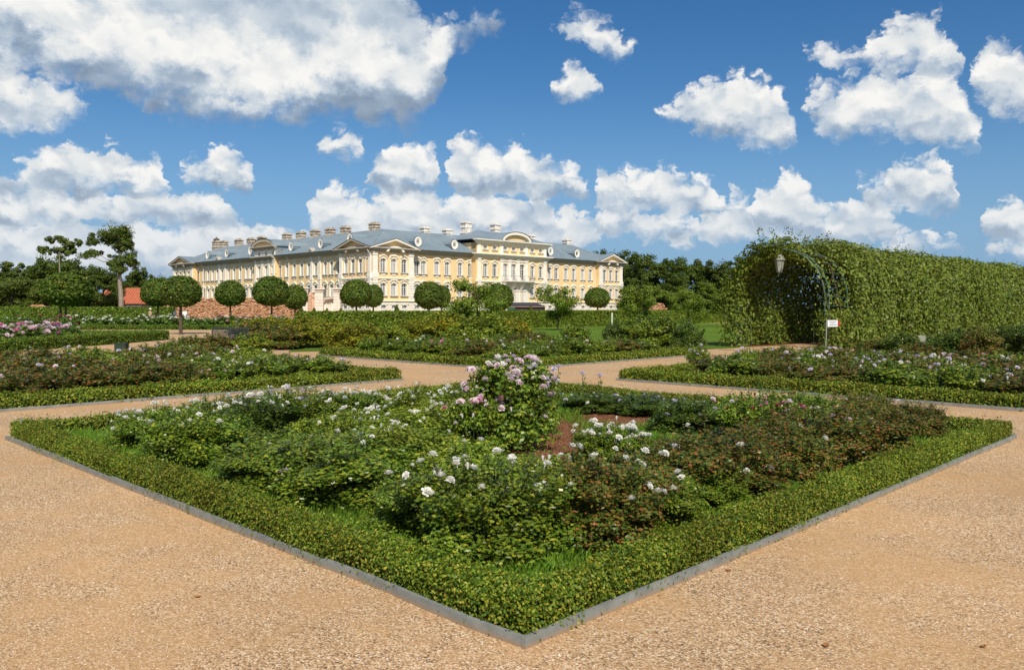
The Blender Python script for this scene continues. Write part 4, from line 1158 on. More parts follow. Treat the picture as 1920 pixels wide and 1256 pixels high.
# the roof
EV, RZ, zE = .15, 15.75, Z['eave'] + .03
m = MB()
oc = (-EV, -EV, zE); oR = (AR + .9, -EV, zE); iR = (AR + .9, WD + .9, zE); ic = (WD + .9, WD + .9, zE); oL = (-EV, BL_ + .9, zE); iL = (WD + .9, BL_ + .9, zE)
rcn = (WD/2, WD/2, RZ); rR = (AR - 8.2, WD/2, RZ); rL = (WD/2, BL_ - 8.2, RZ)
m.addv([oc, oR, iR, ic, oL, iL, rcn, rR, rL], [(0, 1, 7, 6), (1, 2, 7), (2, 3, 6, 7), (0, 6, 8, 4), (4, 8, 5), (5, 8, 6, 3)])
ROOF = m.obj('roof', M['roof'], PAL)
sm = MB()
def seam(p, q): sm.tube([(*p[:2], p[2] + .03), (*q[:2], q[2] + .03)], .045, 4, False)
for i in range(1, 56):
    x = i * 1.2
    if x < WD/2: seam((x, -EV, zE), (x, x, zE + (RZ - zE) * (x + EV) / (WD/2 + EV)))
    elif x < AR - 8.2: seam((x, -EV, zE), (x, WD/2, RZ))
    else: t_ = (AR + .9 - x) / 9.1; seam((x, -EV, zE), (x, -EV + (WD/2 + EV) * t_, zE + (RZ - zE) * t_))
for i in range(1, 65):
    y = i * 1.2
    if y < WD/2: seam((-EV, y, zE), (y, y, zE + (RZ - zE) * (y + EV) / (WD/2 + EV)))
    elif y < BL_ - 8.2: seam((-EV, y, zE), (WD/2, y, RZ))
    else: t_ = (BL_ + .9 - y) / 9.1; seam((-EV, y, zE), (-EV + (WD/2 + EV) * t_, y, zE + (RZ - zE) * t_))
sm.tube([rcn, rR], .09, 6); sm.tube([rcn, rL], .09, 6); sm.tube([oc, rcn], .09, 6)
so_ = link('roof_seams', sm.mesh('roof_seams', M['roof']), ROOF); so_['kind'] = 'stuff'
def roof_z(d): return zE + (RZ - zE) * min((d + EV) / (WD/2 + EV), 1)
def dormer(side, px, z):
    d = (z - zE) / (RZ - zE) * (WD/2 + EV) - EV - 1.7
    s = fa(px, -d) if side == 'R' else fb(px, -d)
    m = MB(); r1, r2, r3 = .78, .52, .34; k = 16
    ring = lambda r, y: [(r * math.cos(2*PI*i/k), y, r * 1.12 * math.sin(2*PI*i/k)) for i in range(k)]
    for (ra, rb, ya, yb) in ((r1, r2, -.18, -.18), (r2, r3, -.1, -.1)):
        A, B = ring(ra, ya), ring(rb, yb); m.addv(A + B, [(i, (i+1)%k, (i+1)%k + k, i + k) for i in range(k)])
    m.cur = 2; A, B = ring(r1, -.16), ring(r1, 1.2); m.addv(A + B, [(i, i + k, (i+1)%k + k, (i+1)%k) for i in range(k)])
    m.cur = 0; A, B = ring(r2, -.18), ring(r2, -.1); m.addv(A + B, [(i, (i+1)%k, (i+1)%k + k, i + k) for i in range(k)])
    m.cur = 1; m.addv(ring(r3, -.06), [tuple(range(k))])
    m.cur = 0; A, B = ring(r3, -.1), ring(r3, -.06); m.addv(A + B, [(i, (i+1)%k, (i+1)%k + k, i + k) for i in range(k)])
    m.cur = 2; A, B = ring(.86, -.02), ring(.86, 4.0); m.addv(A + B, [(i, i + k, (i+1)%k + k, (i+1)%k) for i in range(0, k//2)])
    o = link('dormer', m.mesh('dormer', M['trim'], M['glass'], M['roof']), ROOF)
    o.location = T(side, s, -d, z); o.rotation_euler = (0, 0, 0 if side == 'R' else -PI/2)
for px, z in ((390, 13.4), (426, 13.4), (470, 13.4), (546.5, 13.4), (602, 13.4), (657, 13.9)): dormer('L', px, z)
for px, z in ((783, 13.4), (851.5, 13.3), (1031.5, 13.4), (1081, 13.3)): dormer('R', px, z)
def chimney_mesh(mt, w, h):
    m = MB(); a = w / 2
    m.box(-a, a, -a*.8, a*.8, -1.6, .25); m.box(-a - .1, a + .1, -a*.8 - .1, a*.8 + .1, .25, .38)
    m.box(-a*.9, a*.9, -a*.72, a*.72, .38, h - .42)
    for sx_ in (-.78, -.28, .28, .78):
        for sy_ in (-1, 1): m.box(sx_*a - .12, sx_*a + .12, sy_*a*.72 - .06, sy_*a*.72 + .06, .4, h - .44)
    m.box(-a - .05, a + .05, -a*.8 - .05, a*.8 + .05, h*.5, h*.5 + .1)
    m.box(-a - .12, a + .12, -a*.8 - .12, a*.8 + .12, h - .42, h - .26)
    for sx_ in (-.66, 0, .66): m.box(sx_*a - .16, sx_*a + .16, -a*.55, a*.55, h - .26, h)
    return m.mesh('chimney', mt)
CH = [chimney_mesh(M['chim_old'], 1.75, 2.0), chimney_mesh(M['chim_new'], 1.7, 2.0), chimney_mesh(M['chim_new'], 1.8, 2.7)]
def chimney(side, px, ztop, k, back=.6):
    d = WD/2 + back; s = fa(px, -d) if side == 'R' else fb(px, -d)
    h = (2.0, 2.0, 2.7)[k]
    o = link('chimney', CH[k], ROOF, T(side, s, -d, ztop - h), 0 if side == 'R' else -PI/2)
def ztop(side, px, y, back=.6):
    d = WD/2 + back; s = fa(px, -d) if side == 'R' else fb(px, -d)
    q = C0 + (s * np.array([s45, s45]) + d * np.array([-s45, s45]) if side == 'R' else s * np.array([-s45, s45]) + d * np.array([s45, s45]))
    return H + (HZ - y) / F * q[1]
for px, y in ((420, 451), (448, 448), (471, 446), (491, 443), (538, 437), (564, 434), (591, 430), (619, 427), (648, 424), (702, 417)): chimney('L', px, ztop('L', px, y), 0)
for px, y, k in ((797, 425, 1), (839, 429, 1), (874, 415, 2), (929, 419, 2), (995, 440, 1), (1063, 448, 1)): chimney('R', px, ztop('R', px, y), k)
chimney('L', 406, ztop('L', 406, 451), 0)
sN = fb(406, -(WD/2 + .6)); m = MB(); m.lathe([(.5, 0), (.78, .1), (.7, .28), (.35, .5), (.08, .62), (.04, .9)], k=10)
nn = link('stork_nest', m.mesh('stork_nest', M['bark']), None, (0, 0, 0))
zq = ztop('L', 406, 451); d_ = WD/2 + .6
wq = C0 + sN * np.array([-s45, s45]) + d_ * np.array([s45, s45]); nn.location = (*wq, zq)
tag(nn, 'dark rounded nest on top of the leftmost palace chimney', 'nest')
# rain pipes
for side, s, n in (('L', fb(383, NM), NM), ('L', fb(455, NM), NM), ('L', fb(543.5, NM), NM), ('R', c0 - .35, NM), ('R', e0 - .4, NM), ('L', .05, .1)):
    m = MB(); pts = [T(side, s, n + .75, 11.4), T(side, s, n + .2, 10.7), T(side, s, n + .2, .4)]
    m.tube(pts, .07, 6); m.obj('rain_pipe', M['trim'], PAL)
# entrance steps hidden behind the kiosk: porch columns under the balcony
for px in (953, 968.5, 982):
    s = fa(px, 1.2); m = FMB('R')
    for k in range(9): m.fbox(s - .42, s + .42, .5, 1.5, 2.2 + k * .32, 2.2 + k * .32 + .27); m.fbox(s - .37, s + .37, .55, 1.45, 2.2 + k * .32 + .27, 2.2 + (k + 1) * .32)
    m.fbox(s - .5, s + .5, .45, 1.6, 0, 2.2); m.fbox(s - .52, s + .52, .45, 1.62, 5.08, 5.3)
    m.obj('porch_pier', M['trim'], PAL)

# ------------------------------------------------------------------ garden wall, gate, kiosk and small buildings before the palace
def brickwall():
    m, t, out = mat('old_brick')
    g = t.add('ShaderNodeNewGeometry')
    c = t.ramp(g.outputs['Random Per Island'], [(0, (.28, .14, .075)), (.35, (.42, .22, .12)), (.7, (.52, .29, .16)), (.92, (.62, .42, .28)), (1, (.24, .14, .09))])
    t.l.new(pbsdf(t, c, .95, .1).outputs[0], out.inputs[0]); return m
M['brick'] = brickwall()
M['mortar'] = plain('rubble_core', (.22, .12, .07), .95, .1, var=.3, scale=1.5)
def rubble(name, prof, y, depth, label, seed, cs=.24):
    """a long stack of old bricks; prof gives (x, height) along it"""
    r = np.random.default_rng(seed)
    xs = np.array([p[0] for p in prof]); hs = np.array([p[1] for p in prof])
    t = empty(name, (xs.mean(), y, 0)); tag(t, label, 'brick stack')
    m = MB(); ox = xs.mean()
    m.prism([(x - ox, max(h - .2, .05)) for x, h in prof] + [(xs[-1] - ox, 0), (xs[0] - ox, 0)], .12, depth)
    m.obj('core', M['mortar'], t)
    V = []; zz = 0.0
    base = np.array([[0,0,0],[1,0,0],[1,1,0],[0,1,0],[0,0,1],[1,0,1],[1,1,1],[0,1,1]], float)
    while zz < hs.max():
        x = xs[0] + r.random() * cs; 
        ch = cs * r.uniform(.4, .6)
        while x < xs[-1]:
            w = cs * r.uniform(.5, 1.5)
            hh = np.interp(x, xs, hs) + .12 * math.sin(x * 1.7) + r.normal(0, .06)
            if zz < hh:
                q = base * (w * .95, r.uniform(.2, .5), ch * r.uniform(.7, .98)) + (x - ox, -r.uniform(.0, .22) + .05, zz)
                a = r.normal(0, .05); q[:, 2] += (q[:, 0] - (x - ox)) * a
                V.append(q)
            x += w
        zz += ch
    V = np.array(V); n = len(V)
    f = np.array([(4,5,6,7),(0,1,5,4),(1,2,6,5),(2,3,7,6),(3,0,4,7)])
    o = link('bricks', npmesh('bricks', V, ((np.arange(n) * 8)[:, None, None] + f[None]).reshape(-1, 4), [M['brick']]), t)
    o['kind'] = 'stuff'
def XY(px, Y): return (px - 960) / F * Y
Yw = 122.0
rubble('brick_stack', [(XY(262, Yw), .6), (XY(290, Yw), 1.9), (XY(318, Yw), 2.3), (XY(372, Yw), 3.3), (XY(430, Yw), 3.4), (XY(500, Yw), 3.3), (XY(556, Yw), 3.4)], Yw, 5, 'long brown stack of old bricks below the left front of the palace', 3)
rubble('brick_stack', [(XY(1208, 112), .9), (XY(1225, 112), 2.3), (XY(1240, 112), 2.5), (XY(1256, 112), 1.0)], 112, 2, 'small heap of brown bricks behind the long hedge right of the palace', 4)
rubble('brick_stack', [(XY(52, 112), 1.6), (XY(60, 112), 2.25), (XY(82, 112), 2.3), (XY(90, 112), 1.5)], 112, 1.5, 'low piece of brick wall behind the flowers at the far left', 6)
# gate
Yg = 121.0
gate = empty('garden_gate', (XY(605, Yg), Yg, 0)); tag(gate, 'pale rusticated stone gate with moulded piers beside the palace corner', 'gate')
M['gate_white'] = plain('white_gate_stone', (.68, .60, .52), .9, .1, var=.12, scale=1.5)
M['gate_pink'] = plain('pink_gate_stone', (.58, .38, .27), .9, .1, var=.14, scale=1.5)
def gx(px): return XY(px, Yg) - XY(605, Yg)
def pier(p0, p1, top, d0, d1, mt, banded=True):
    m = MB(); x0, x1 = gx(p0), gx(p1)
    z = 0; 
    while z < top - .75:
        m.box(x0, x1, d0, d1, z, z + .36)
        if banded: m.box(x0 + .04, x1 - .04, d0 + .04, d1 - .04, z + .36, z + .44)
        z += .44
    m.box(x0 + .02, x1 - .02, d0 + .02, d1 - .02, z, top - .5)
    m.box(x0 - .12, x1 + .12, d0 - .12, d1 + .12, top - .5, top - .38); m.box(x0, x1, d0, d1, top - .38, top - .16); m.box(x0 - .28, x1 + .28, d0 - .28, d1 + .28, top - .16, top)
    return m.obj('pier', mt, gate)
pier(568, 579, 4.85, -.6, .7, M['gate_white']); pier(592, 608, 4.7, -.7, .8, M['gate_white']); pier(627, 640, 4.75, -.7, .8, M['gate_white'])
m = MB(); m.box(gx(579), gx(592), -.25, .3, 0, 4.1)
for k in range(9): m.box(gx(581), gx(585), -.45, -.25, k * .45, k * .45 + .38)
m.prism([(gx(586), 3.5), (gx(592), 3.2), (gx(592), 3.9), (gx(586), 3.9)], -.4, -.25)
m.obj('wing_wall', M['gate_pink'], gate)
m = MB(); m.box(gx(608), gx(627), -.1, .5, 0, 3.35); m.obj('niche_wall', M['gate_white'], gate)
m = MB(); m.prism([(gx(609), 3.0), (gx(609) + .1, 3.3), (gx(626), 3.55), (gx(627), 3.2)], -.8, -.1); m.obj('hood', M['soffit'], gate)
m = MB(); cxg = (gx(609) + gx(626)) / 2
for k in range(8):
    a0, a1 = PI * k / 8, PI * (k + 1) / 8
    m.prism([(cxg + .62 * math.cos(a0), 2.1 + .62 * math.sin(a0)), (cxg + .62 * math.cos(a1), 2.1 + .62 * math.sin(a1)), (cxg + .45 * math.cos(a1), 2.1 + .45 * math.sin(a1)), (cxg + .45 * math.cos(a0), 2.1 + .45 * math.sin(a0))], -.2, -.1)
m.box(cxg - .62, cxg - .45, -.2, -.1, .8, 2.1); m.box(cxg + .45, cxg + .62, -.2, -.1, .8, 2.1)
m.obj('niche_moulding', M['trim'], gate)
# kiosk
Yk = 104.0; k0, k1 = XY(948, Yk), XY(1025, Yk)
M['black'] = plain('dark_boards', (.035, .032, .035), .7, .3, var=.25, scale=3)
M['black_felt'] = plain('dark_felt_roof', (.05, .045, .048), .8, .3, var=.2, scale=3)
ki = empty('kiosk', ((k0 + k1) / 2, Yk, 0)); tag(ki, 'low dark kiosk with a flat pitched roof in front of the palace entrance', 'kiosk')
hw_ = (k1 - k0) / 2
m = MB(); m.box(-hw_ + .2, hw_ - .2, 0, 3, 0, 1.98); m.obj('wall', M['black'], ki)
m = MB(); m = MB(); m.addv([(-hw_, -.2, 2.0), (hw_, -.2, 2.0), (hw_ - 1.4, 1.4, 2.55), (-hw_ + .3, 1.4, 2.55), (hw_, 3.2, 2.0), (-hw_, 3.2, 2.0)], [(0, 1, 2, 3), (3, 2, 4, 5), (1, 4, 2), (0, 3, 5), (0, 5, 4, 1)]); m.obj('roof', M['black_felt'], ki)
m = MB(); m.box(-hw_, hw_, -.24, -.2, 1.97, 2.01); m.obj('fascia', M['gate_pink'], ki)
# green bin
M['green_plastic'] = plain('green_plastic', (.03, .10, .055), .5, .4)
Yb = 86.0
bn = empty('waste_bin', (XY(959.5, Yb), Yb, 0)); tag(bn, 'green wheeled waste bin behind the hedge left of the dark kiosk', 'waste bin')
m = MB(); m.addv([(-.3, -.3, .1), (.3, -.3, .1), (.3, .3, .1), (-.3, .3, .1), (-.38, -.38, 1.65), (.38, -.38, 1.65), (.38, .38, 1.65), (-.38, .38, 1.65)], [(3,2,1,0),(4,5,6,7),(0,1,5,4),(1,2,6,5),(2,3,7,6),(3,0,4,7)]); m.obj('body', M['green_plastic'], bn)
m = MB(); m.box(-.42, .42, -.42, .42, 1.65, 1.74); m.prism([(-.4, 1.74), (.4, 1.74), (.25, 1.9), (-.25, 1.9)], -.38, .38); m.obj('lid', M['green_plastic'], bn)
for sx_ in (-.28, .28):
    m = MB(); m.tube([(sx_ - .04, .25, .11), (sx_ + .04, .25, .11)], .11, 10); m.obj('wheel', M['black'], bn)
# red tiled house at the left
M['tile'] = plain('red_roof_tiles', (.42, .13, .07), .85, .15, var=.18, scale=2.5)
M['house_wall'] = plain('pinkish_plaster', (.52, .34, .25), .9, .1, var=.1)
Yh = 150.0; h0, h1 = XY(150, Yh), XY(282, Yh)
ho = empty('tiled_house', ((h0 + h1) / 2, Yh, 0)); tag(ho, 'low house with a red tiled roof behind the trees at the left', 'house')
w_ = (h1 - h0) / 2
m = MB(); m.box(-w_ + .5, w_ - .5, .5, 8, 0, 2.7); m.obj('wall', M['house_wall'], ho)
m = MB(); m.addv([(-w_, 0, 2.6), (w_, 0, 2.6), (w_, 8.5, 2.6), (-w_, 8.5, 2.6), (-w_ + 3.5, 4.2, 5.6), (w_ - 3.5, 4.2, 5.6)], [(0, 1, 5, 4), (2, 3, 4, 5), (1, 2, 5), (3, 0, 4), (3, 2, 1, 0)])
hr = m.obj('roof', M['tile'], ho)
m = MB()
for i in range(26):
    x = -w_ + .5 + i * (2 * w_ - 1) / 25; tt = min((x + w_) / 3.5, (w_ - x) / 3.5, 1)
    m.tube([(x, 0, 2.65), (x, 4.2 * tt, 2.65 + 3.0 * tt)], .07, 4)
so2 = link('tile_ribs', m.mesh('tile_ribs', M['tile']), hr); so2['kind'] = 'stuff'
m = MB(); m.box(w_ - 4.5, w_ - 1.8, .3, .48, 1.2, 2.3); m.obj('window', M['glass'], ho)

# ------------------------------------------------------------------ hedges, back of the garden
def long_hedge(name, p0, p1, width, height, leaf, dens, mt, label, seed, group='clipped hedges at the back of the garden', bump=.08):
    r = np.random.default_rng(seed)
    V, Q = hedge_leaves(r, p0, p1, width, height, leaf, dens, 1, seed=seed, bump=bump, rnd=.8)
    t = empty(name, (*p0, 0)); tag(t, label, 'hedge', group)
    o = link('foliage', npmesh('hedge_foliage', V - np.array([*p0, 0]), Q, [M[mt]]), t); o['kind'] = 'stuff'
    c = MB(); c.addv(*hedge_core(p0, p1, width, height, 1, inset=.14)); b = c.obj('light_block_core', M['dark_core'], t); b.location = (-p0[0], -p0[1], 0)  # added solid core keeps light from shining through the hedge
q0 = np.array([-14.6, 57.6]); q1 = np.array([34.0, 112.0])
long_hedge('hornbeam_hedge', q0, q1, 1.1, 1.52, .17, 400, 'hornbeam', 'long shoulder high hornbeam hedge across the lawn before the palace', 51)
long_hedge('box_hedge', np.array([-20.7, 31.0]), np.array([-19.6, 47.0]), 1.0, .52, .08, 1000, 'box_far', 'clipped box hedge running back along the gravel at the left', 52, bump=.02)
long_hedge('box_hedge', np.array(G(60, 618.5)), np.array(G(490, 617.5)), .9, .36, .10, 700, 'box_far', 'low clipped box hedge before the white peonies at the left', 53, bump=.02)
long_hedge('box_hedge', np.array([-20.2, 47.1]), np.array([-38, 50.0]), .8, .5, .08, 700, 'box_far', 'low clipped box hedge closing the back of the peony bed at the left', 54, bump=.02)
long_hedge('hornbeam_hedge', np.array([XY(-60, 106), 106.0]), np.array([XY(322, 108), 108.0]), 1.4, 1.9, .28, 160, 'box_far', 'dark clipped hedge behind the white peonies at the far left', 55)

# peonies
BLP = {k: [bloom_mesh('peony_bloom', 'p_' + k, [(7, 1.0, .05, .35), (6, .8, .25, .5), (5, .55, .45, .5), (4, .3, .6, .3)], seed=21)] * 3 for k in ('white', 'blush', 'pink', 'red')}
BUSH_P = [bush_mesh(s, 2400, .12) for s in (61, 62)]
keepBL = dict(BL)
def peonies(items, label_fn, group, bs):
    for k in BLP: BL[k] = BLP[k]
    for i, (x, y, w, h, nb, cols) in enumerate(items):
        rose(x, y, w, h, 'peony', nb, cols, label_fn(i), BUSH_P, R, group, bs=bs, name='peony_bush', category='peony')
    BL.update(keepBL)
it = []
for i, (px, Y) in enumerate(((-10, 37.6), (22, 38.2), (52, 38.6), (82, 39.2), (108, 40.2))):
    it.append((XY(px, Y), Y, 1.35, 1.0, 26, ['blush', 'blush', 'blush', 'pink']))
it.append((XY(132, 40.8), 40.8, 1.0, .95, 7, ['white']))
peonies(it, lambda i: ['large pink peony bush at the left edge behind the box hedge', 'large pink peony bush second from the left edge', 'large pink peony bush in the middle of the pink clump', 'large pink peony bush fourth from the left edge', 'large pink peony bush at the right end of the pink clump', 'peony bush with big white blooms right of the pink clump'][i], 'large peonies behind the box hedge', .115)
it = []; cl = []
for i in range(20):
    px = 100 + i * 24.0; Y = 70 + R.uniform(0, 3) + 3 * (i > 12)
    col = ['pink', 'red', 'blush'] if i < 2 else (['white'] if i < 13 else ['blush', 'pink', 'white'] if i < 17 else ['white', 'blush'])
    cl.append('pink' if i < 2 else 'white' if i < 13 else 'mauve and white' if i < 17 else 'pale')
    it.append((XY(px, Y), Y, 1.5, R.uniform(.95, 1.2), 15, col))
peonies(it, lambda i: f'{cl[i]} peony bush of the long back row, ' + (f'{ORD[i]} from the left' if i < 12 else f'{ORD[19 - i]} from the right'), 'peonies of the long back row', .10)
it = []
for i in range(9):
    px = -20 + i * 18; Y = 58 + R.uniform(-2, 2)
    it.append((XY(px, Y), Y, 1.6, R.uniform(.95, 1.2), 3, ['pink', 'red', 'white']))
peonies(it, lambda i: f'leafy peony bush with few blooms behind the pink clump, {ORD[i]} from the left', 'leafy peonies at the far left', .08)

# ------------------------------------------------------------------ shrubs on the lawn
SHR = [  # column, foot row, width, height, leaf, label
 (478,652,100,48,'red','brownish shrub beside the dark benches'), (520,655,90,44,'red','brownish shrub right of the benches'), (560,652,90,46,'yellow','yellowish shrub at the left end of the lawn'),
 (388,668,90,40,'red','brownish rose shrub before the left bench'), (430,668,90,36,'red','brownish rose shrub before the right bench'), (345,668,90,34,'green','green rose shrub left of the benches'), (470,668,80,40,'light','pale rose shrub at the right foot of the benches'), (500,632,110,38,'yellow','golden green shrub behind the benches'), (560,630,100,36,'yellow','golden shrub before the left end of the long hedge'), (615,648,90,44,'yellow','yellow green shrub on the lawn left of its gap'),
 (668,658,110,52,'yellow','large yellow green shrub beside the pale kerb on the lawn'), (655,636,80,36,'light','pale shrub close to the hedge on the left lawn'), (735,654,70,46,'light','thin shrub with the lawn showing beside it'),
 (775,640,80,40,'yellow','yellow shrub left of the far bed roses'), (830,650,100,62,'yellow','bright yellow shrub in the middle of the lawn'), (870,658,90,44,'light','pale green shrub before the young tree'),
 (905,650,120,62,'light','broad pale shrub under the left young tree'), (955,648,90,52,'yellow','olive shrub right of the broad pale one'), (990,660,90,38,'red','reddish low shrub behind the far bed'),
 (1155,655,50,52,'dark','narrow dark shrub beside the white post'), (1200,655,80,60,'green','dark leafy shrub on the right lawn'), (1240,652,90,64,'green','largest dark shrub on the right lawn'), (1290,657,62,52,'dark','dark shrub at the right end of the far bed'),
 (1080,648,60,40,'green','loose shrub behind the lilac roses of the far bed')]
for (x, y, w, h, kind, lab) in SHR:
    p, ww, hh = pxw(x, y, w, h)
    rose(p[0], p[1], ww * 1.1, hh, kind, 0, ['white'], lab, BUSH_FAR, R, 'shrubs on the lawn', name='garden_shrub', category='shrub')
for i in range(9):
    x = 1650 + i * 38; p, ww, hh = pxw(x, 668 + (i % 3) * 3, 80, [34, 46, 30, 40, 52, 60, 55, 64, 70][i])
    rose(p[0], p[1], ww, hh, ['red', 'dark', 'red', 'dark', 'dark', 'red', 'dark', 'dark', 'dark'][i], 0, ['white'], f'brownish shrub below the leafy tunnel, {ORD[i]} from the arch side', BUSH_FAR, R, 'shrubs below the leafy tunnel', name='garden_shrub', category='shrub')

# ------------------------------------------------------------------ trees
def crown_ball(seed, n, leaf):
    r = np.random.default_rng(seed)
    d = unit(r.normal(0, 1, (n, 3)))
    rad = (1 - r.exponential(.06, n)) * (1 + .085 * wave(d, seed, 4))
    rad = np.clip(rad, .3, 1.1) + np.maximum(r.normal(-.05, .07, n), 0)
    q = d * rad[:, None]
    q[:, 2] = np.where(q[:, 2] < 0, q[:, 2] * .82, q[:, 2])
    V, Q = leaves(r, q, d, leaf, leaf * .8, .15, .6, droop=.8)
    return npmesh('ball_crown', V, Q, [M['linden']])
BALL = [crown_ball(q, 8500, .115) for q in (71, 72, 73, 74)]
inn = MB(); inn.lathe([(.05, -.72), (.5, -.62), (.82, -.25), (.86, .1), (.66, .55), (.3, .82), (.05, .86)], k=12)  # solid dark body filling the inside of a ball crown
INNER = inn.mesh('inner_core', M['dark_core'])
def ball_tree(px, py, rx, rz, Y, label, k=0):
    X = XY(px, Y); s = Y / F; zc = H + (HZ - py) * s
    t = empty('ball_tree', (X, Y, 0), R.random() * 6.28); tag(t, label, 'tree', 'ball shaped clipped trees')
    link('crown', BALL[int(R.integers(4))], t, (0, 0, zc), sc=(rx * s, rx * s, rz * s))
    link('crown_core', INNER, t, (0, 0, zc), sc=(rx * s * .86, rx * s * .86, rz * s * .86))
    m = MB(); m.tube([(0, 0, 0), (.02, 0, zc * .5), (0, .02, zc)], [.13, .10, .07], 7)
    for a in range(5):
        b = a * 1.26; m.tube([(0, 0, zc - rz * s * .8), (.5 * rx * s * math.cos(b), .5 * rx * s * math.sin(b), zc + .1)], [.05, .02], 5)
    m.obj('trunk', M['bark'], t)
ball_tree(124, 545, 43, 34, 80, 'big ball clipped tree at the far left above the pink peonies', 0)
ball_tree(114, 548, 34, 28, 84, 'ball clipped tree half hidden behind the big leftmost one', 1)
ball_tree(296, 550, 30, 28, 80, 'ball clipped tree just left of the one standing on the gravel', 0)
ball_tree(339, 549, 37, 31, 56.5, 'ball clipped tree standing free on the gravel path', 1)
ball_tree(432, 552, 28, 25, 92, 'ball clipped tree before the brick stack, clear of the others', 0)
ball_tree(509, 549, 33, 31, 84, 'dark ball clipped tree left of the garden gate', 1)
ball_tree(553, 559, 23, 24, 96, 'smaller ball clipped tree touching the garden gate', 0)
ball_tree(668, 552, 29, 27, 92, 'ball clipped tree under the palace corner', 1)
ball_tree(700, 557, 18, 23, 104, 'smaller ball clipped tree overlapping the one under the palace corner', 0)
ball_tree(805, 556, 27, 27, 94, 'ball clipped tree before the right front of the palace', 0)
ball_tree(828, 558, 17, 22, 106, 'smaller ball clipped tree right behind its twin on the right front', 1)
ball_tree(934, 560, 28, 27, 94, 'dark ball clipped tree behind the left young tree', 1)
ball_tree(1120, 560, 24, 21, 104, 'ball clipped tree before the right end of the palace', 0)

def lobes_mesh(name, lobes, n, leaf, mt, seed, lump=.42, flat=.8):
    """foliage in lobes; each lobe is broken into clumps so light and sky get between them"""
    r = np.random.default_rng(seed); pts, outs = [], []
    vol = np.array([l[3] * l[4] for l in lobes]); cnt = (n * vol / vol.sum()).astype(int)
    for (x, y, z, rx, rz), c in zip(lobes, cnt):
        k = max(7, int(c / 90))
        d = unit(r.normal(0, 1, (k, 3))); rr = r.random(k) ** .45
        cc = d * rr[:, None] * (rx, rx, rz)
        idx = r.integers(k, size=c)
        dd = unit(r.normal(0, 1, (c, 3)))
        s = lump * rx * r.uniform(.5, 1.1, k)[idx] * r.random(c) ** .4
        q = cc[idx] + dd * s[:, None] * (1, 1, flat)
        pts.append(q + (x, y, z)); outs.append(dd + unit(cc[idx] + 1e-6) * .6)
    q = np.concatenate(pts); o = np.concatenate(outs)
    V, Q = leaves(r, q, o, leaf, leaf * .72, .3, .55, droop=.3)
    return npmesh(name, V, Q, [M[mt]])
def tree(name, loc, lobes, trunk, n, leaf, mt, label, seed, cat_='tree', group=None, bark='bark', limb=.35, lump=.42, me=None):
    t = empty(name, loc); tag(t, label, cat_, group)
    link('crown', lobes_mesh('crown', lobes, n, leaf, mt, seed, lump), t)
    m = MB(); pts, rad = trunk
    m.tube(pts, rad, 8)
    for (x, y, z, rx, rz) in lobes:
        # limb leaves the trunk below the lobe
        j = min(range(len(pts)), key=lambda i: abs(pts[i][2] - (z - rz * .9))); p = Vector(pts[j]); q = Vector((x, y, z + rz * .3))
        mid = p.lerp(q, .5) + Vector((0, 0, -.12 * (q - p).length)); r0 = max(rad[j] * limb, .03)
        m.tube([p, mid, q], [r0, r0 * .7, r0 * .25], 5)
        for k in range(3):
            a = k * 2.1 + x; m.tube([mid.lerp(q, .5), q + Vector((math.cos(a) * rx * .7, math.sin(a) * rx * .7, rz * .2))], [r0 * .4, r0 * .12], 4)
    m.obj('trunk', M[bark], t)
    return t
def px_lobes(items, px0, Y, seed):
    r = np.random.default_rng(seed); s = Y / F
    return [((x - px0) * s, r.normal(0, .25) * rx * s, H + (HZ - y) * s, rx * s, ry * s) for (x, y, rx, ry) in items]
# the tall lopsided tree and its sparse neighbour
Y = 118.0; s_ = Y / F
L1 = px_lobes([(220, 440, 30, 15), (206, 447, 16, 11), (240, 455, 13, 15), (227, 462, 18, 14), (236, 486, 20, 17), (216, 490, 15, 13), (172, 449, 13, 12), (163, 478, 15, 7), (178, 475, 14, 7), (247, 492, 10, 10), (224, 505, 18, 9)], 226, Y, 5)
tree('park_tree', (XY(226, Y), Y, 0), L1, ([(0, 0, 0), (.1, 0, 3), (-.15, 0, 6), (-.05, 0, 8.5), (-.25, 0, 11)], [.42, .34, .28, .2, .08]), 17000, .24, 'oak', 'tall lopsided dark tree with a bare pale trunk beside the red roof', 81, bark='bark_pale', lump=.5, limb=.5)
Y = 130.0
L2 = px_lobes([(80, 467, 9, 7), (92, 472, 7, 5), (100, 452, 9, 6), (116, 449, 12, 6), (131, 460, 12, 8), (144, 456, 8, 7), (112, 470, 12, 6), (126, 474, 9, 5), (135, 470, 8, 5)], 112, Y, 6)
tree('park_tree', (XY(112, Y), Y, 0), L2, ([(0, 0, 0), (.1, 0, 4), (0, 0, 7.5), (-.1, 0, 10.5)], [.2, .16, .12, .04]), 4200, .32, 'willow', 'tall thin sparse tree left of the lopsided dark one', 82, bark='bark_pale', limb=.5, lump=.6)
Y = 150
L3 = px_lobes([(18, 497, 9, 5), (30, 506, 9, 5), (40, 500, 7, 5), (24, 515, 8, 5), (44, 512, 6, 4)], 30, Y, 7)
tree('park_tree', (XY(30, Y), Y, 0), L3, ([(0, 0, 0), (.3, 0, 4), (.2, 0, 8)], [.3, .25, .08]), 1300, .34, 'willow', 'small sparse tree against the sky at the left edge', 83, limb=.5, lump=.6)
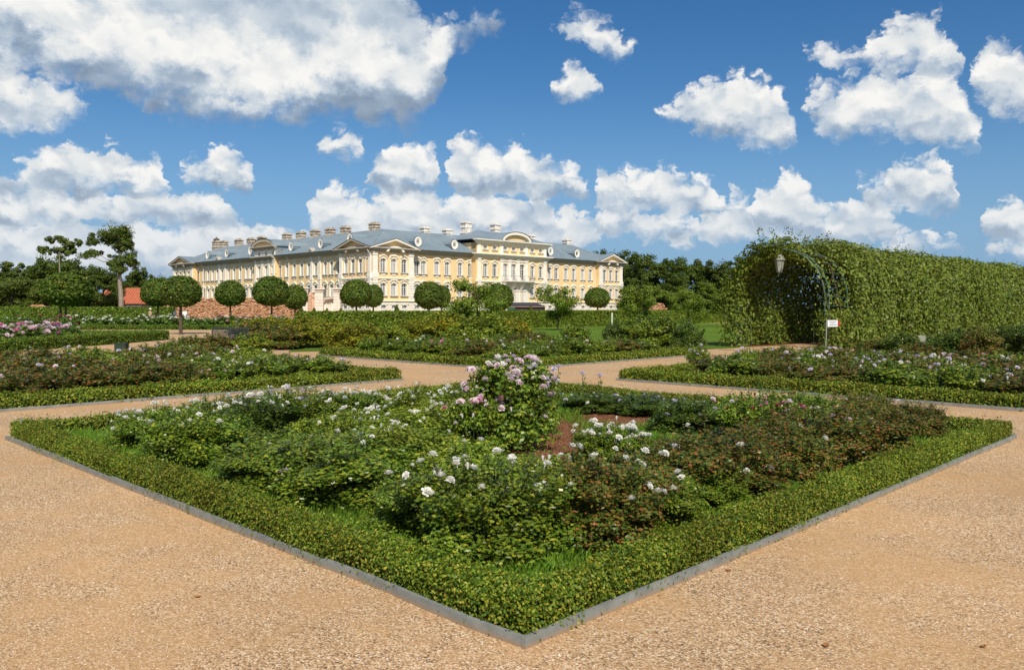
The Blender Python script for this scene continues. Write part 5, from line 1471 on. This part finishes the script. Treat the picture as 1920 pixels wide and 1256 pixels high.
# park trees: a few crowns, each planted several times
def rand_lobes(seed, w, h0, h1, k=11):
    r = np.random.default_rng(seed); out = []
    for i in range(k):
        tt = (i + r.random() * .7) / k; z = h0 + (h1 - h0) * tt
        wid = w * math.sqrt(max(1 - (abs(tt - .42) / .62) ** 2, .08)); a = r.random() * 6.28; rr = wid * r.uniform(.25, .72)
        out.append((rr * math.cos(a), rr * math.sin(a), z, w * r.uniform(.3, .48), w * r.uniform(.24, .36)))
    return out
PT = []
for i, (mt, w) in enumerate((('oak', .36), ('oak', .42), ('willow', .45), ('young_tree', .38))):
    lo = rand_lobes(90 + i, w, .18, .92, 17); me = lobes_mesh('crown', lo, 15000, .031, mt, 95 + i, .55)
    m = MB(); m.tube([(0, 0, 0), (.01, 0, .3), (0, 0, .8)], [.028, .02, .006], 7)
    for (x, y, z, rx, rz) in lo: m.tube([(0, 0, max(z - rz * 1.4, .12)), (x * .6, y * .6, z - rz * .4), (x, y, z)], [.011, .007, .003], 5)
    PT.append((me, m.mesh('trunk', M['bark'])))
def park(px, py_top, Y, wscale, kind, label, name='park_tree', group='trees of the park', mt=None):
    hgt = H + (HZ - py_top) * Y / F
    t = empty(name, (XY(px, Y), Y, 0), R.random() * 6.28); tag(t, label, 'tree', group)
    c = link('crown', PT[kind][0], t, sc=(hgt * wscale, hgt * wscale, hgt)); link('trunk', PT[kind][1], t, sc=(hgt, hgt, hgt))
    if mt: omat(c, M[mt])
    return t
for i, (px, y, Yd, ws, k) in enumerate(((-8, 488, 150, 1.1, 0), (58, 500, 150, 1.2, 1), (75, 486, 158, 1.0, 0), (108, 478, 155, 1.0, 1), (140, 486, 165, 1.1, 0), (170, 497, 140, 1.0, 0), (193, 502, 128, 1.0, 1), (215, 512, 128, .8, 0), (238, 520, 170, 1.2, 1), (256, 499, 170, .9, 0), (285, 516, 175, 1.0, 1), (310, 532, 180, 1.2, 0))):
    park(px, y, Yd, ws, k, f'dark park tree left of the palace, {ORD[i]} of the clump from the left edge', mt='oak')
for i, (px, y, Yd, ws) in enumerate(((-14, 524, 120, 1.6), (22, 520, 116, 1.6), (58, 524, 122, 1.6), (90, 533, 118, 1.5))):
    park(px, y, Yd, ws, 2, f'pale bushy tree at the left edge, {ORD[i]} from the frame edge')
for i, (px, y, Yd, ws, k) in enumerate(((1130, 469, 215, .9, 0), (1165, 471, 205, .9, 1), (1190, 474, 200, .9, 0), (1222, 478, 196, 1.0, 1), (1250, 486, 200, 1.0, 0), (1282, 484, 190, .9, 1), (1308, 487, 196, 1.0, 0), (1335, 490, 190, 1.0, 1), (1362, 492, 196, 1.1, 0), (1392, 482, 180, .9, 1), (1205, 505, 170, 1.1, 0), (1262, 510, 168, 1.1, 1))):
    park(px, y, Yd, ws, k, f'dark tree of the wood right of the palace, {ORD[i]} from the palace end', mt='oak')
for i, (px, y, Yd, ws) in enumerate(((1175, 540, 150, 1.2), (1225, 535, 150, 1.3), (1275, 538, 145, 1.3), (1320, 530, 150, 1.3), (1365, 532, 145, 1.3))):
    park(px, y, Yd, ws, (0, 1)[i % 2], f'lower round tree before the wood, {ORD[i]} from the palace end', mt='hornbeam')
# young light trees on the lawn
def young(px, top, base, wpx, seed, label, n=7000):
    Y = F * H / (base - HZ); s = Y / F; hgt = (base - top) * s; w = wpx * s / 2
    r = np.random.default_rng(seed); lo = []
    for i in range(15):
        a = r.random() * 6.28; tt = r.random(); z = hgt * (.30 + .62 * tt); rr = w * r.uniform(.3, .95) * (1.05 - .55 * tt)
        lo.append((rr * math.cos(a), rr * math.sin(a), z, w * .36, hgt * .085))
    tree('young_tree', (XY(px, Y), Y, 0), lo, ([(0, 0, 0), (.02, 0, hgt * .3), (0, .03, hgt * .6), (0, 0, hgt * .92)], [.07, .06, .045, .012]), n, .15, 'young_tree', label, seed, group='young trees on the lawn', limb=.45, lump=.75)
young(895, 523, 626, 118, 101, 'light green young tree on the lawn left of the dark kiosk')
young(1046, 536, 619, 96, 102, 'light green young tree right of the dark kiosk')
young(1196, 534, 618, 100, 103, 'light green young tree right of the palace end')
young(1290, 540, 613, 92, 104, 'light green young tree nearest the leafy tunnel')
young(1360, 545, 612, 60, 105, 'small light tree half behind the tunnel arch', 1600)
# clipped cones before the palace
cone = MB(); cone.lathe([(.3, 0), (.34, .2), (.2, .7), (.03, 1.0)], k=8)
rr_ = np.random.default_rng(9); zz_ = rr_.random(900); aa_ = rr_.random(900) * 6.28; ra_ = np.interp(zz_, [0, .2, .7, 1], [.3, .35, .2, .03])
Vc, Qc = leaves(rr_, np.stack([ra_ * np.cos(aa_), ra_ * np.sin(aa_), zz_], 1), np.stack([np.cos(aa_), np.sin(aa_), .3 + 0 * aa_], 1), .09, .06, .2, .5)
CONE = npmesh('cone_foliage', Vc, Qc, [M['oak']]); CORE = cone.mesh('cone_core', M['dark_core'])
for i, (px, y, Yd) in enumerate(((566, 577, 100), (589, 577, 100), (613, 578, 100), (639, 578, 100), (744, 572, 96), (856, 576, 96), (995, 574, 92))):
    hgt = H + (HZ - y) * Yd / F
    t = empty('topiary_cone', (XY(px, Yd), Yd, 0)); tag(t, f'small dark clipped cone behind the long hedge, {ORD[i]} from the left', 'topiary', 'clipped cones behind the hedge')
    link('foliage', CONE, t, sc=(1.5, 1.5, hgt)); link('core', CORE, t, sc=(1.35, 1.35, hgt * .95))

# ------------------------------------------------------------------ the leafy tunnel
M['green_metal'] = plain('green_painted_steel', (.075, .14, .09), .5, .35, var=.12)
F0 = np.array([13.6, 35.7]); TW = 4.25; SPR = 2.30; RAD = TW / 2
TUN = empty('pergola_tunnel', (*F0, 0), math.atan2(u[1], u[0])); tag(TUN, 'long arched tunnel of green steel hoops overgrown with vines', 'pergola')
# in this frame x runs down the tunnel, y across it (0 = right foot, TW = left foot)
def hoop_pt(a, r=RAD): return (RAD - r * math.cos(a), SPR + r * math.sin(a) * 1.02)
for i, x in enumerate((0, .42, 2.4, 4.8, 7.2, 9.6, 14, 19, 24, 30, 36, 42)):
    m = MB(); pts = [(x, 0, 0), (x, 0, SPR * .5)] + [(x, *hoop_pt(PI * k / 20)) for k in range(21)] + [(x, TW, SPR * .5), (x, TW, 0)]
    m.tube(pts, .032 if i < 2 else .026, 6); m.obj('hoop', M['green_metal'], TUN)
for k in range(13):
    a = PI * k / 12; y, z = hoop_pt(a); m = MB(); m.tube([(0, y, z), (42, y, z)], .011, 5); m.obj('rod', M['green_metal'], TUN)
for z in (.5, 1.2, 1.9):
    for y in (0, TW):
        m = MB(); m.tube([(0, y, z), (42, y, z)], .011, 5); m.obj('rod', M['green_metal'], TUN)
for y in (.25, .5, TW - .25, TW - .5, TW - .75):
    m = MB(); m.tube([(.0, y, 0), (.0, y, 1.35)], .009, 5); m.obj('trellis_bar', M['green_metal'], TUN)
m = MB(); m.tube([(0, TW - .8, 1.3), (0, TW, 1.3)], .009, 5); m.tube([(0, 0, 1.3), (0, .6, 1.3)], .009, 5); m.obj('trellis_bar', M['green_metal'], TUN)
def vine():
    r = np.random.default_rng(7)
    n = 185000; LEN = 44.0
    x = LEN * r.random(n) ** 1.35 - .5
    s_tot = 2 * SPR + PI * RAD; s = r.random(n) * s_tot           # arc length from the right foot
    ang = np.clip((s - SPR) / RAD, 0, PI)
    y = RAD - RAD * np.cos(ang); z = SPR + RAD * np.sin(ang) * 1.02
    ny = -np.cos(ang); nz = np.sin(ang)
    z = np.where(s < SPR, s, np.where(s > SPR + PI * RAD, s_tot - s, z))
    lay = np.clip(r.normal(.12, .27, n), -.35, .62)
    lump = wave(np.stack([x, s, 0 * x], 1), 31, 1.6) * .2 + wave(np.stack([x, s, 0 * x], 1), 32, .5) * .14
    off = lay + np.maximum(lay, 0) * 0 + lump * (lay > .05)
    y2 = y + ny * off; z2 = z + nz * off
    keep = np.ones(n, bool)
    rs = ang * 180 / PI
    bareR = (x < 2.9 - .012 * np.abs(rs - 45)) & (s > SPR * .75) & (rs < 86)      # bare hoops over the right shoulder of the entrance
    keep &= ~(bareR & (r.random(n) > .05))
    keep &= ~((x < .9) & (s < SPR * .8) & (r.random(n) > .25))
    keep &= ~((x < .35 + .5 * r.random(n)) & (s > SPR + PI * RAD) & (z2 < 1.9) & (r.random(n) > .35))
    thin = wave(np.stack([x, s, 0 * x], 1), 31, 1.6)
    keep &= ~((thin < -.42) & (off > -.1) & (s < SPR + PI * RAD * .55) & (x > 1.5) & (r.random(n) > .22))      # thin places where one looks into the tunnel's shade
    keep &= (z2 > .05)
    x, y2, z2, ny, nz, off = x[keep], y2[keep], z2[keep], ny[keep], nz[keep], off[keep]
    n = len(x)
    sg = np.where(off < 0, -1.0, 1.0)
    out = np.stack([r.normal(-.15, .3, n), ny * sg, nz * sg + .1], 1)
    size = .132 * (1 + .008 * x)
    V, Q = leaves(r, np.stack([x, y2, z2], 1), out, size, size * .95, .1, .55, .12, droop=1.2)
    parts = [(V, Q)]
    # loose sprays sticking out over the top and the left side
    for k in range(70):
        xx = r.uniform(-.3, 40) if k > 26 else r.uniform(-.3, 3.0); a = r.uniform(PI * .3, PI * 1.0) if k <= 26 else r.uniform(PI * .2, PI * .6)
        yy, zz = hoop_pt(a, RAD + .45); L = r.uniform(.3, .8); d = np.array([r.normal(-.1, .4), -math.cos(a) + r.normal(0, .3), math.sin(a) + r.normal(.1, .3)]); d /= np.linalg.norm(d)
        c = 12; tt = r.random(c)
        q = np.array([xx, yy, zz]) + np.outer(tt * L, d) + r.normal(0, .05, (c, 3))
        parts.append(leaves(r, q, unit(r.normal(0, 1, (c, 3))), .10, .09, .2, .5))
    V, Q = cat(parts)
    o = link('vine_leaves', npmesh('vine_leaves', V, Q, [M['vine']]), TUN); o['kind'] = 'stuff'
    # woody stems climbing the hoops
    m = MB()
    for k in range(60):
        xx = .4 + k * .7 + r.normal(0, .1); side = k % 2
        pts = []
        for j in range(7):
            a = PI * (.02 + .07 * j); yy, zz = hoop_pt(a if side == 0 else PI - a)
            if j < 3: yy, zz = (0 if side == 0 else TW), SPR * j / 3
            pts.append((xx + r.normal(0, .08), yy + r.normal(0, .04), max(zz, 0)))
        m.tube(pts, [.03, .028, .024, .02, .016, .012, .008], 5)
    m.obj('vine_stems', M['bark'], TUN)['kind'] = 'stuff'
vine()
o = sheet('soil_strip', [F0 + v * -.5, F0 + v * (TW + .9), F0 + v * (TW + .9) + u * 44, F0 - v * .5 + u * 44], .010, M['soil'])
sheet('gravel_path', [F0 + v * .9 - u * 3.2, F0 + v * (TW - .9) - u * 3.2, F0 + v * (TW - .9) + u * 44, F0 + v * .9 + u * 44], .014, M['gravel'])
# lantern hung in the arch
M['lamp_metal'] = plain('aged_lamp_metal', (.20, .21, .16), .55, .4, var=.15)
M['lamp_glass'] = plain('frosted_lamp_glass', (.30, .32, .27), .2, .5, var=.05)
lp = F0 + v * (TW / 2) + u * .05; zt = SPR + RAD * 1.02
LA = empty('hanging_lantern', (*lp, zt - 1.05), math.atan2(u[1], u[0])); tag(LA, 'grey metal lantern hanging in the arch of the leafy tunnel', 'lantern')
m = MB(); k = 6
def ringp(rr, zz): return [(rr * math.cos(2 * PI * i / k), rr * math.sin(2 * PI * i / k), zz) for i in range(k)]
def frust(m, r0, z0, r1, z1, cap=True):
    m.addv(ringp(r0, z0) + ringp(r1, z1), [(i, (i+1)%k, (i+1)%k+k, i+k) for i in range(k)] + ([tuple(range(k-1, -1, -1)), tuple(range(k, 2*k))] if cap else []))
frust(m, .27, .56, .24, .60); frust(m, .24, .60, .15, .74); frust(m, .15, .74, .12, .84); frust(m, .12, .84, .03, .90); m.tube([(0, 0, .88), (0, 0, 1.05)], .012, 6); m.obj('hood', M['lamp_metal'], LA)
m = MB(); frust(m, .11, .06, .205, .56, False); m.obj('glass', M['lamp_glass'], LA)
m = MB()
for i in range(k):
    a = 2 * PI * i / k; m.tube([(.115 * math.cos(a), .115 * math.sin(a), .04), (.212 * math.cos(a), .212 * math.sin(a), .57)], .012, 5)
m.obj('ribs', M['lamp_metal'], LA)
m = MB(); frust(m, .03, -.04, .125, .03); frust(m, .125, .03, .125, .06); m.obj('base', M['lamp_metal'], LA)
# direction sign
M['sign_white'] = plain('white_sign', (.66, .70, .76), .5, .4, var=.03)
M['sign_red'] = plain('red_sign', (.42, .02, .03), .5, .4, var=.05)
sp = np.array(G(1549, 658)); SG = empty('arrow_sign', (*sp, 0), .12); tag(SG, 'white direction sign with a red arrow tip at the foot of the arch', 'sign')
k_ = 1540 / sp[1]
m = MB(); m.tube([(-.02, 0, 0), (.03, 0, 1.35)], .018, 6); m.obj('post', M['iron'], SG)
zs0, zs1, x0, x1 = 1.02, 1.30, .05, .50
m = MB(); m.box(x0, x1, -.03, -.015, zs0, zs1); bd = m.obj('board', M['sign_white'], SG)
m = MB(); m.prism([(x1 + .002, zs0), (x1 + .14, (zs0 + zs1) / 2), (x1 + .002, zs1)], -.03, -.015); m.obj('arrow_tip', M['sign_red'], SG)
m = MB()
for (zz, w0, w1) in ((1.235, .08, .40), (1.165, .12, .34), (1.10, .07, .44)):
    xx = x0 + w0
    rr_ = np.random.default_rng(int(zz * 1000))
    while xx < x0 + w1 - .02:
        w = rr_.uniform(.012, .03); m.box(xx, xx + w, -.033, -.0305, zz - .012, zz + .012); xx += w + .008
m.obj('lettering', M['ink'], bd)
# ------------------------------------------------------------------ benches, bin, post, rails, people
M['bench'] = plain('dark_blue_grey_metal', (.02, .03, .036), .6, .25, var=.1)
def bench(px, base, rz, label):
    p = G(px, base); t = empty('garden_bench', (*p, 0), rz); tag(t, label, 'bench', 'metal garden benches')
    w = .78
    m = MB(); m.addv([(-w/2, .0, .44), (w/2, .0, .44), (w/2, -.46, .46), (-w/2, -.46, .46)], [(0, 1, 2, 3)])
    for k in range(9): m.box(-w/2, w/2, -.46 + k * .05, -.43 + k * .05, .44, .465)
    m.obj('seat', M['bench'], t)
    b = MB(); lean = .22
    def bp(x, z, d=0.0): return (x, .04 + (z - .44) * lean + d, z)
    for (xa, xb, za, zb) in ((-w/2, -w/2 + .035, .44, .98), (w/2 - .035, w/2, .44, .98), (-w/2 + .036, w/2 - .036, .945, .98), (-w/2 + .036, w/2 - .036, .5, .535)):
        b.addv([bp(xa, za), bp(xb, za), bp(xb, zb), bp(xa, zb), bp(xa, za, .03), bp(xb, za, .03), bp(xb, zb, .03), bp(xa, zb, .03)], [(0,1,2,3),(7,6,5,4),(0,4,5,1),(1,5,6,2),(2,6,7,3),(3,7,4,0)])
    for k in range(17):
        x = -w/2 + .05 + k * (w - .1) / 16
        b.tube([bp(x, .53, .015), bp(x, .95, .015)], .010, 4)
    for k in range(9):
        z = .56 + k * .046; b.tube([bp(-w/2 + .03, z, .015), bp(w/2 - .03, z, .015)], .008, 4)
    b.obj('backrest', M['bench'], t)
    for sx_ in (-1, 1):
        for y in (.02, -.42):
            m = MB(); m.tube([(sx_ * (w/2 - .03), y, 0), (sx_ * (w/2 - .03), y, .45)], .018, 6); m.obj('leg', M['bench'], t)
bench(413, 657, .10, 'left one of two dark metal benches seen from behind')
bench(447, 658, .10, 'right one of two dark metal benches seen from behind')
M['bin_green'] = plain('dark_green_steel', (.022, .04, .028), .6, .3)
p = G(228, 672); t = empty('litter_bin', (*p, 0), .05); tag(t, 'dark green square litter bin at the edge of the left bed', 'litter bin')
m = MB(); m.box(-.19, .19, -.16, .16, .18, .52); m.obj('body', M['bin_green'], t)
m = MB(); m.box(-.205, .205, -.175, .175, .52, .55); m.obj('rim', M['bin_green'], t)
for sx_ in (-.15, .15):
    m = MB(); m.tube([(sx_, 0, 0), (sx_, 0, .2)], .015, 6); m.obj('leg', M['green_plastic'], t)
p = G(1147.5, 620); m = MB(); m.lathe([(.055, 0), (.055, 1.38), (.04, 1.42), (.01, 1.44)], k=8)
o = m.obj('white_post', M['frame'], None, (*p, 0)); tag(o, 'thin white post standing on the lawn before the hedge', 'post')
p = G(76, 652); m = MB(); m.box(-.75, .75, -.02, .02, .42, .47); M['yellow_wood'] = plain('yellow_wood', (.55, .42, .16), .7, .2)
t = empty('wooden_rail', (*p, 0), .02); tag(t, 'thin yellow rail supporting the pink peonies', 'rail'); m.obj('bar', M['yellow_wood'], t)
for sx_ in (-.7, .7):
    m = MB(); m.tube([(sx_, .03, 0), (sx_, .03, .46)], .015, 5); m.obj('stake', M['yellow_wood'], t)
p = G(1735, 668); t = empty('plant_board', (*p, 0), .4); tag(t, 'grey information board on thin legs before the leafy tunnel', 'information board')
m = MB(); m.addv([(-.2, 0, .5), (.2, 0, .5), (.2, .16, .78), (-.2, .16, .78), (-.2, .015, .49), (.2, .015, .49), (.2, .175, .77), (-.2, .175, .77)], [(0,1,2,3),(7,6,5,4),(0,4,5,1),(1,5,6,2),(2,6,7,3),(3,7,4,0)]); m.obj('board', M['lamp_metal'], t)
for sx_ in (-.16, .16):
    m = MB(); m.tube([(sx_, .05, 0), (sx_, .05, .56)], .012, 5); m.obj('leg', M['iron'], t)

M['skin'] = plain('skin', (.48, .28, .19), .6, .3, var=.03)
M['hair'] = plain('brown_hair', (.06, .035, .02), .7, .2)
M['hat'] = plain('white_hat', (.72, .68, .62), .8, .1)
def person(px, Y, rz, shirt, trousers, label, lean=0.0, hat=False, arm=.3):
    hgt = 1.70; t = empty('person', (XY(px, Y), Y, 0), rz); tag(t, label, 'person', 'visitors walking behind the peonies')
    sh = plain('shirt', shirt, .85, .1, var=.05); tr = plain('trousers', trousers, .85, .1, var=.05)
    J = [(0, 0, .95), (0, -.02 - lean * .3, 1.15), (0, -.02 - lean * .8, 1.38), (0, -.02 - lean, 1.48), (0, -.04 - lean * 1.15, 1.58), (0, -.05 - lean * 1.2, 1.68)]
    Rr = [(.16, .12), (.15, .11), (.17, .12), (.06, .06), (.085, .10), (.07, .085)]
    E = [(i, i + 1) for i in range(5)]
    for sx_ in (-1, 1):
        n = len(J)
        J += [(sx_ * .19, -.02 - lean * .8, 1.40), (sx_ * .24, -.04 - lean * .8, 1.14), (sx_ * .22, -.04 - lean * .8 - arm, 1.0), (sx_ * .21, -.06 - lean * .8 - arm * 1.3, .93)]
        Rr += [(.065, .065), (.05, .05), (.038, .038), (.035, .025)]; E += [(2, n), (n, n + 1), (n + 1, n + 2), (n + 2, n + 3)]
        n = len(J)
        J += [(sx_ * .10, 0, .86), (sx_ * .11, -.03 * sx_, .48), (sx_ * .11, .04 * sx_, .08), (sx_ * .12, .04 * sx_ - .16, .04)]
        Rr += [(.095, .10), (.065, .065), (.045, .045), (.045, .035)]; E += [(0, n), (n, n + 1), (n + 1, n + 2), (n + 2, n + 3)]
    me = bpy.data.meshes.new('body'); me.from_pydata(J, E, []); o = link('body', me)
    md = o.modifiers.new('skin', 'SKIN'); 
    for i, q in enumerate(Rr): me.skin_vertices[0].data[i].radius = q
    me.skin_vertices[0].data[0].use_root = True
    o.modifiers.new('sub', 'SUBSURF').levels = 1
    dg = bpy.context.evaluated_depsgraph_get(); dg.update()
    me2 = bpy.data.meshes.new_from_object(o.evaluated_get(dg)); bpy.data.objects.remove(o)
    for m_ in (M['skin'], sh, tr): me2.materials.append(m_)
    for f in me2.polygons:
        c = f.center; f.use_smooth = True
        f.material_index = 2 if c.z < .98 and abs(c.x) < .2 else (1 if c.z < 1.47 and not (abs(c.x) > .19 and c.z < 1.12) else 0)
    link('body', me2, t)
    m = MB(); hx, hy, hz_ = 0, -.05 - lean * 1.2, 1.66
    if hat: m.lathe([(.21, 1.70), (.20, 1.715), (.11, 1.72), (.105, 1.80), (.05, 1.83)], (hx, hy), 12); m.obj('hat', M['hat'], t)
    else: m.lathe([(.085, hz_ - .02), (.105, hz_ + .03), (.09, hz_ + .09), (.03, hz_ + .125)], (hx, hy + .015), 10); m.obj('hair', M['hair'], t, smooth=True)
person(281, 84, 2.6, (.42, .30, .20), (.12, .10, .10), 'person in a pale hat and tan top standing behind the white peonies', hat=True)
person(325, 84, 1.3, (.75, .74, .72), (.10, .10, .14), 'person in a white shirt bending forward behind the peonies', lean=.22, arm=.35)
person(346, 84, 3.2, (.74, .73, .76), (.15, .14, .16), 'person in a white shirt half hidden by the tree on the gravel')
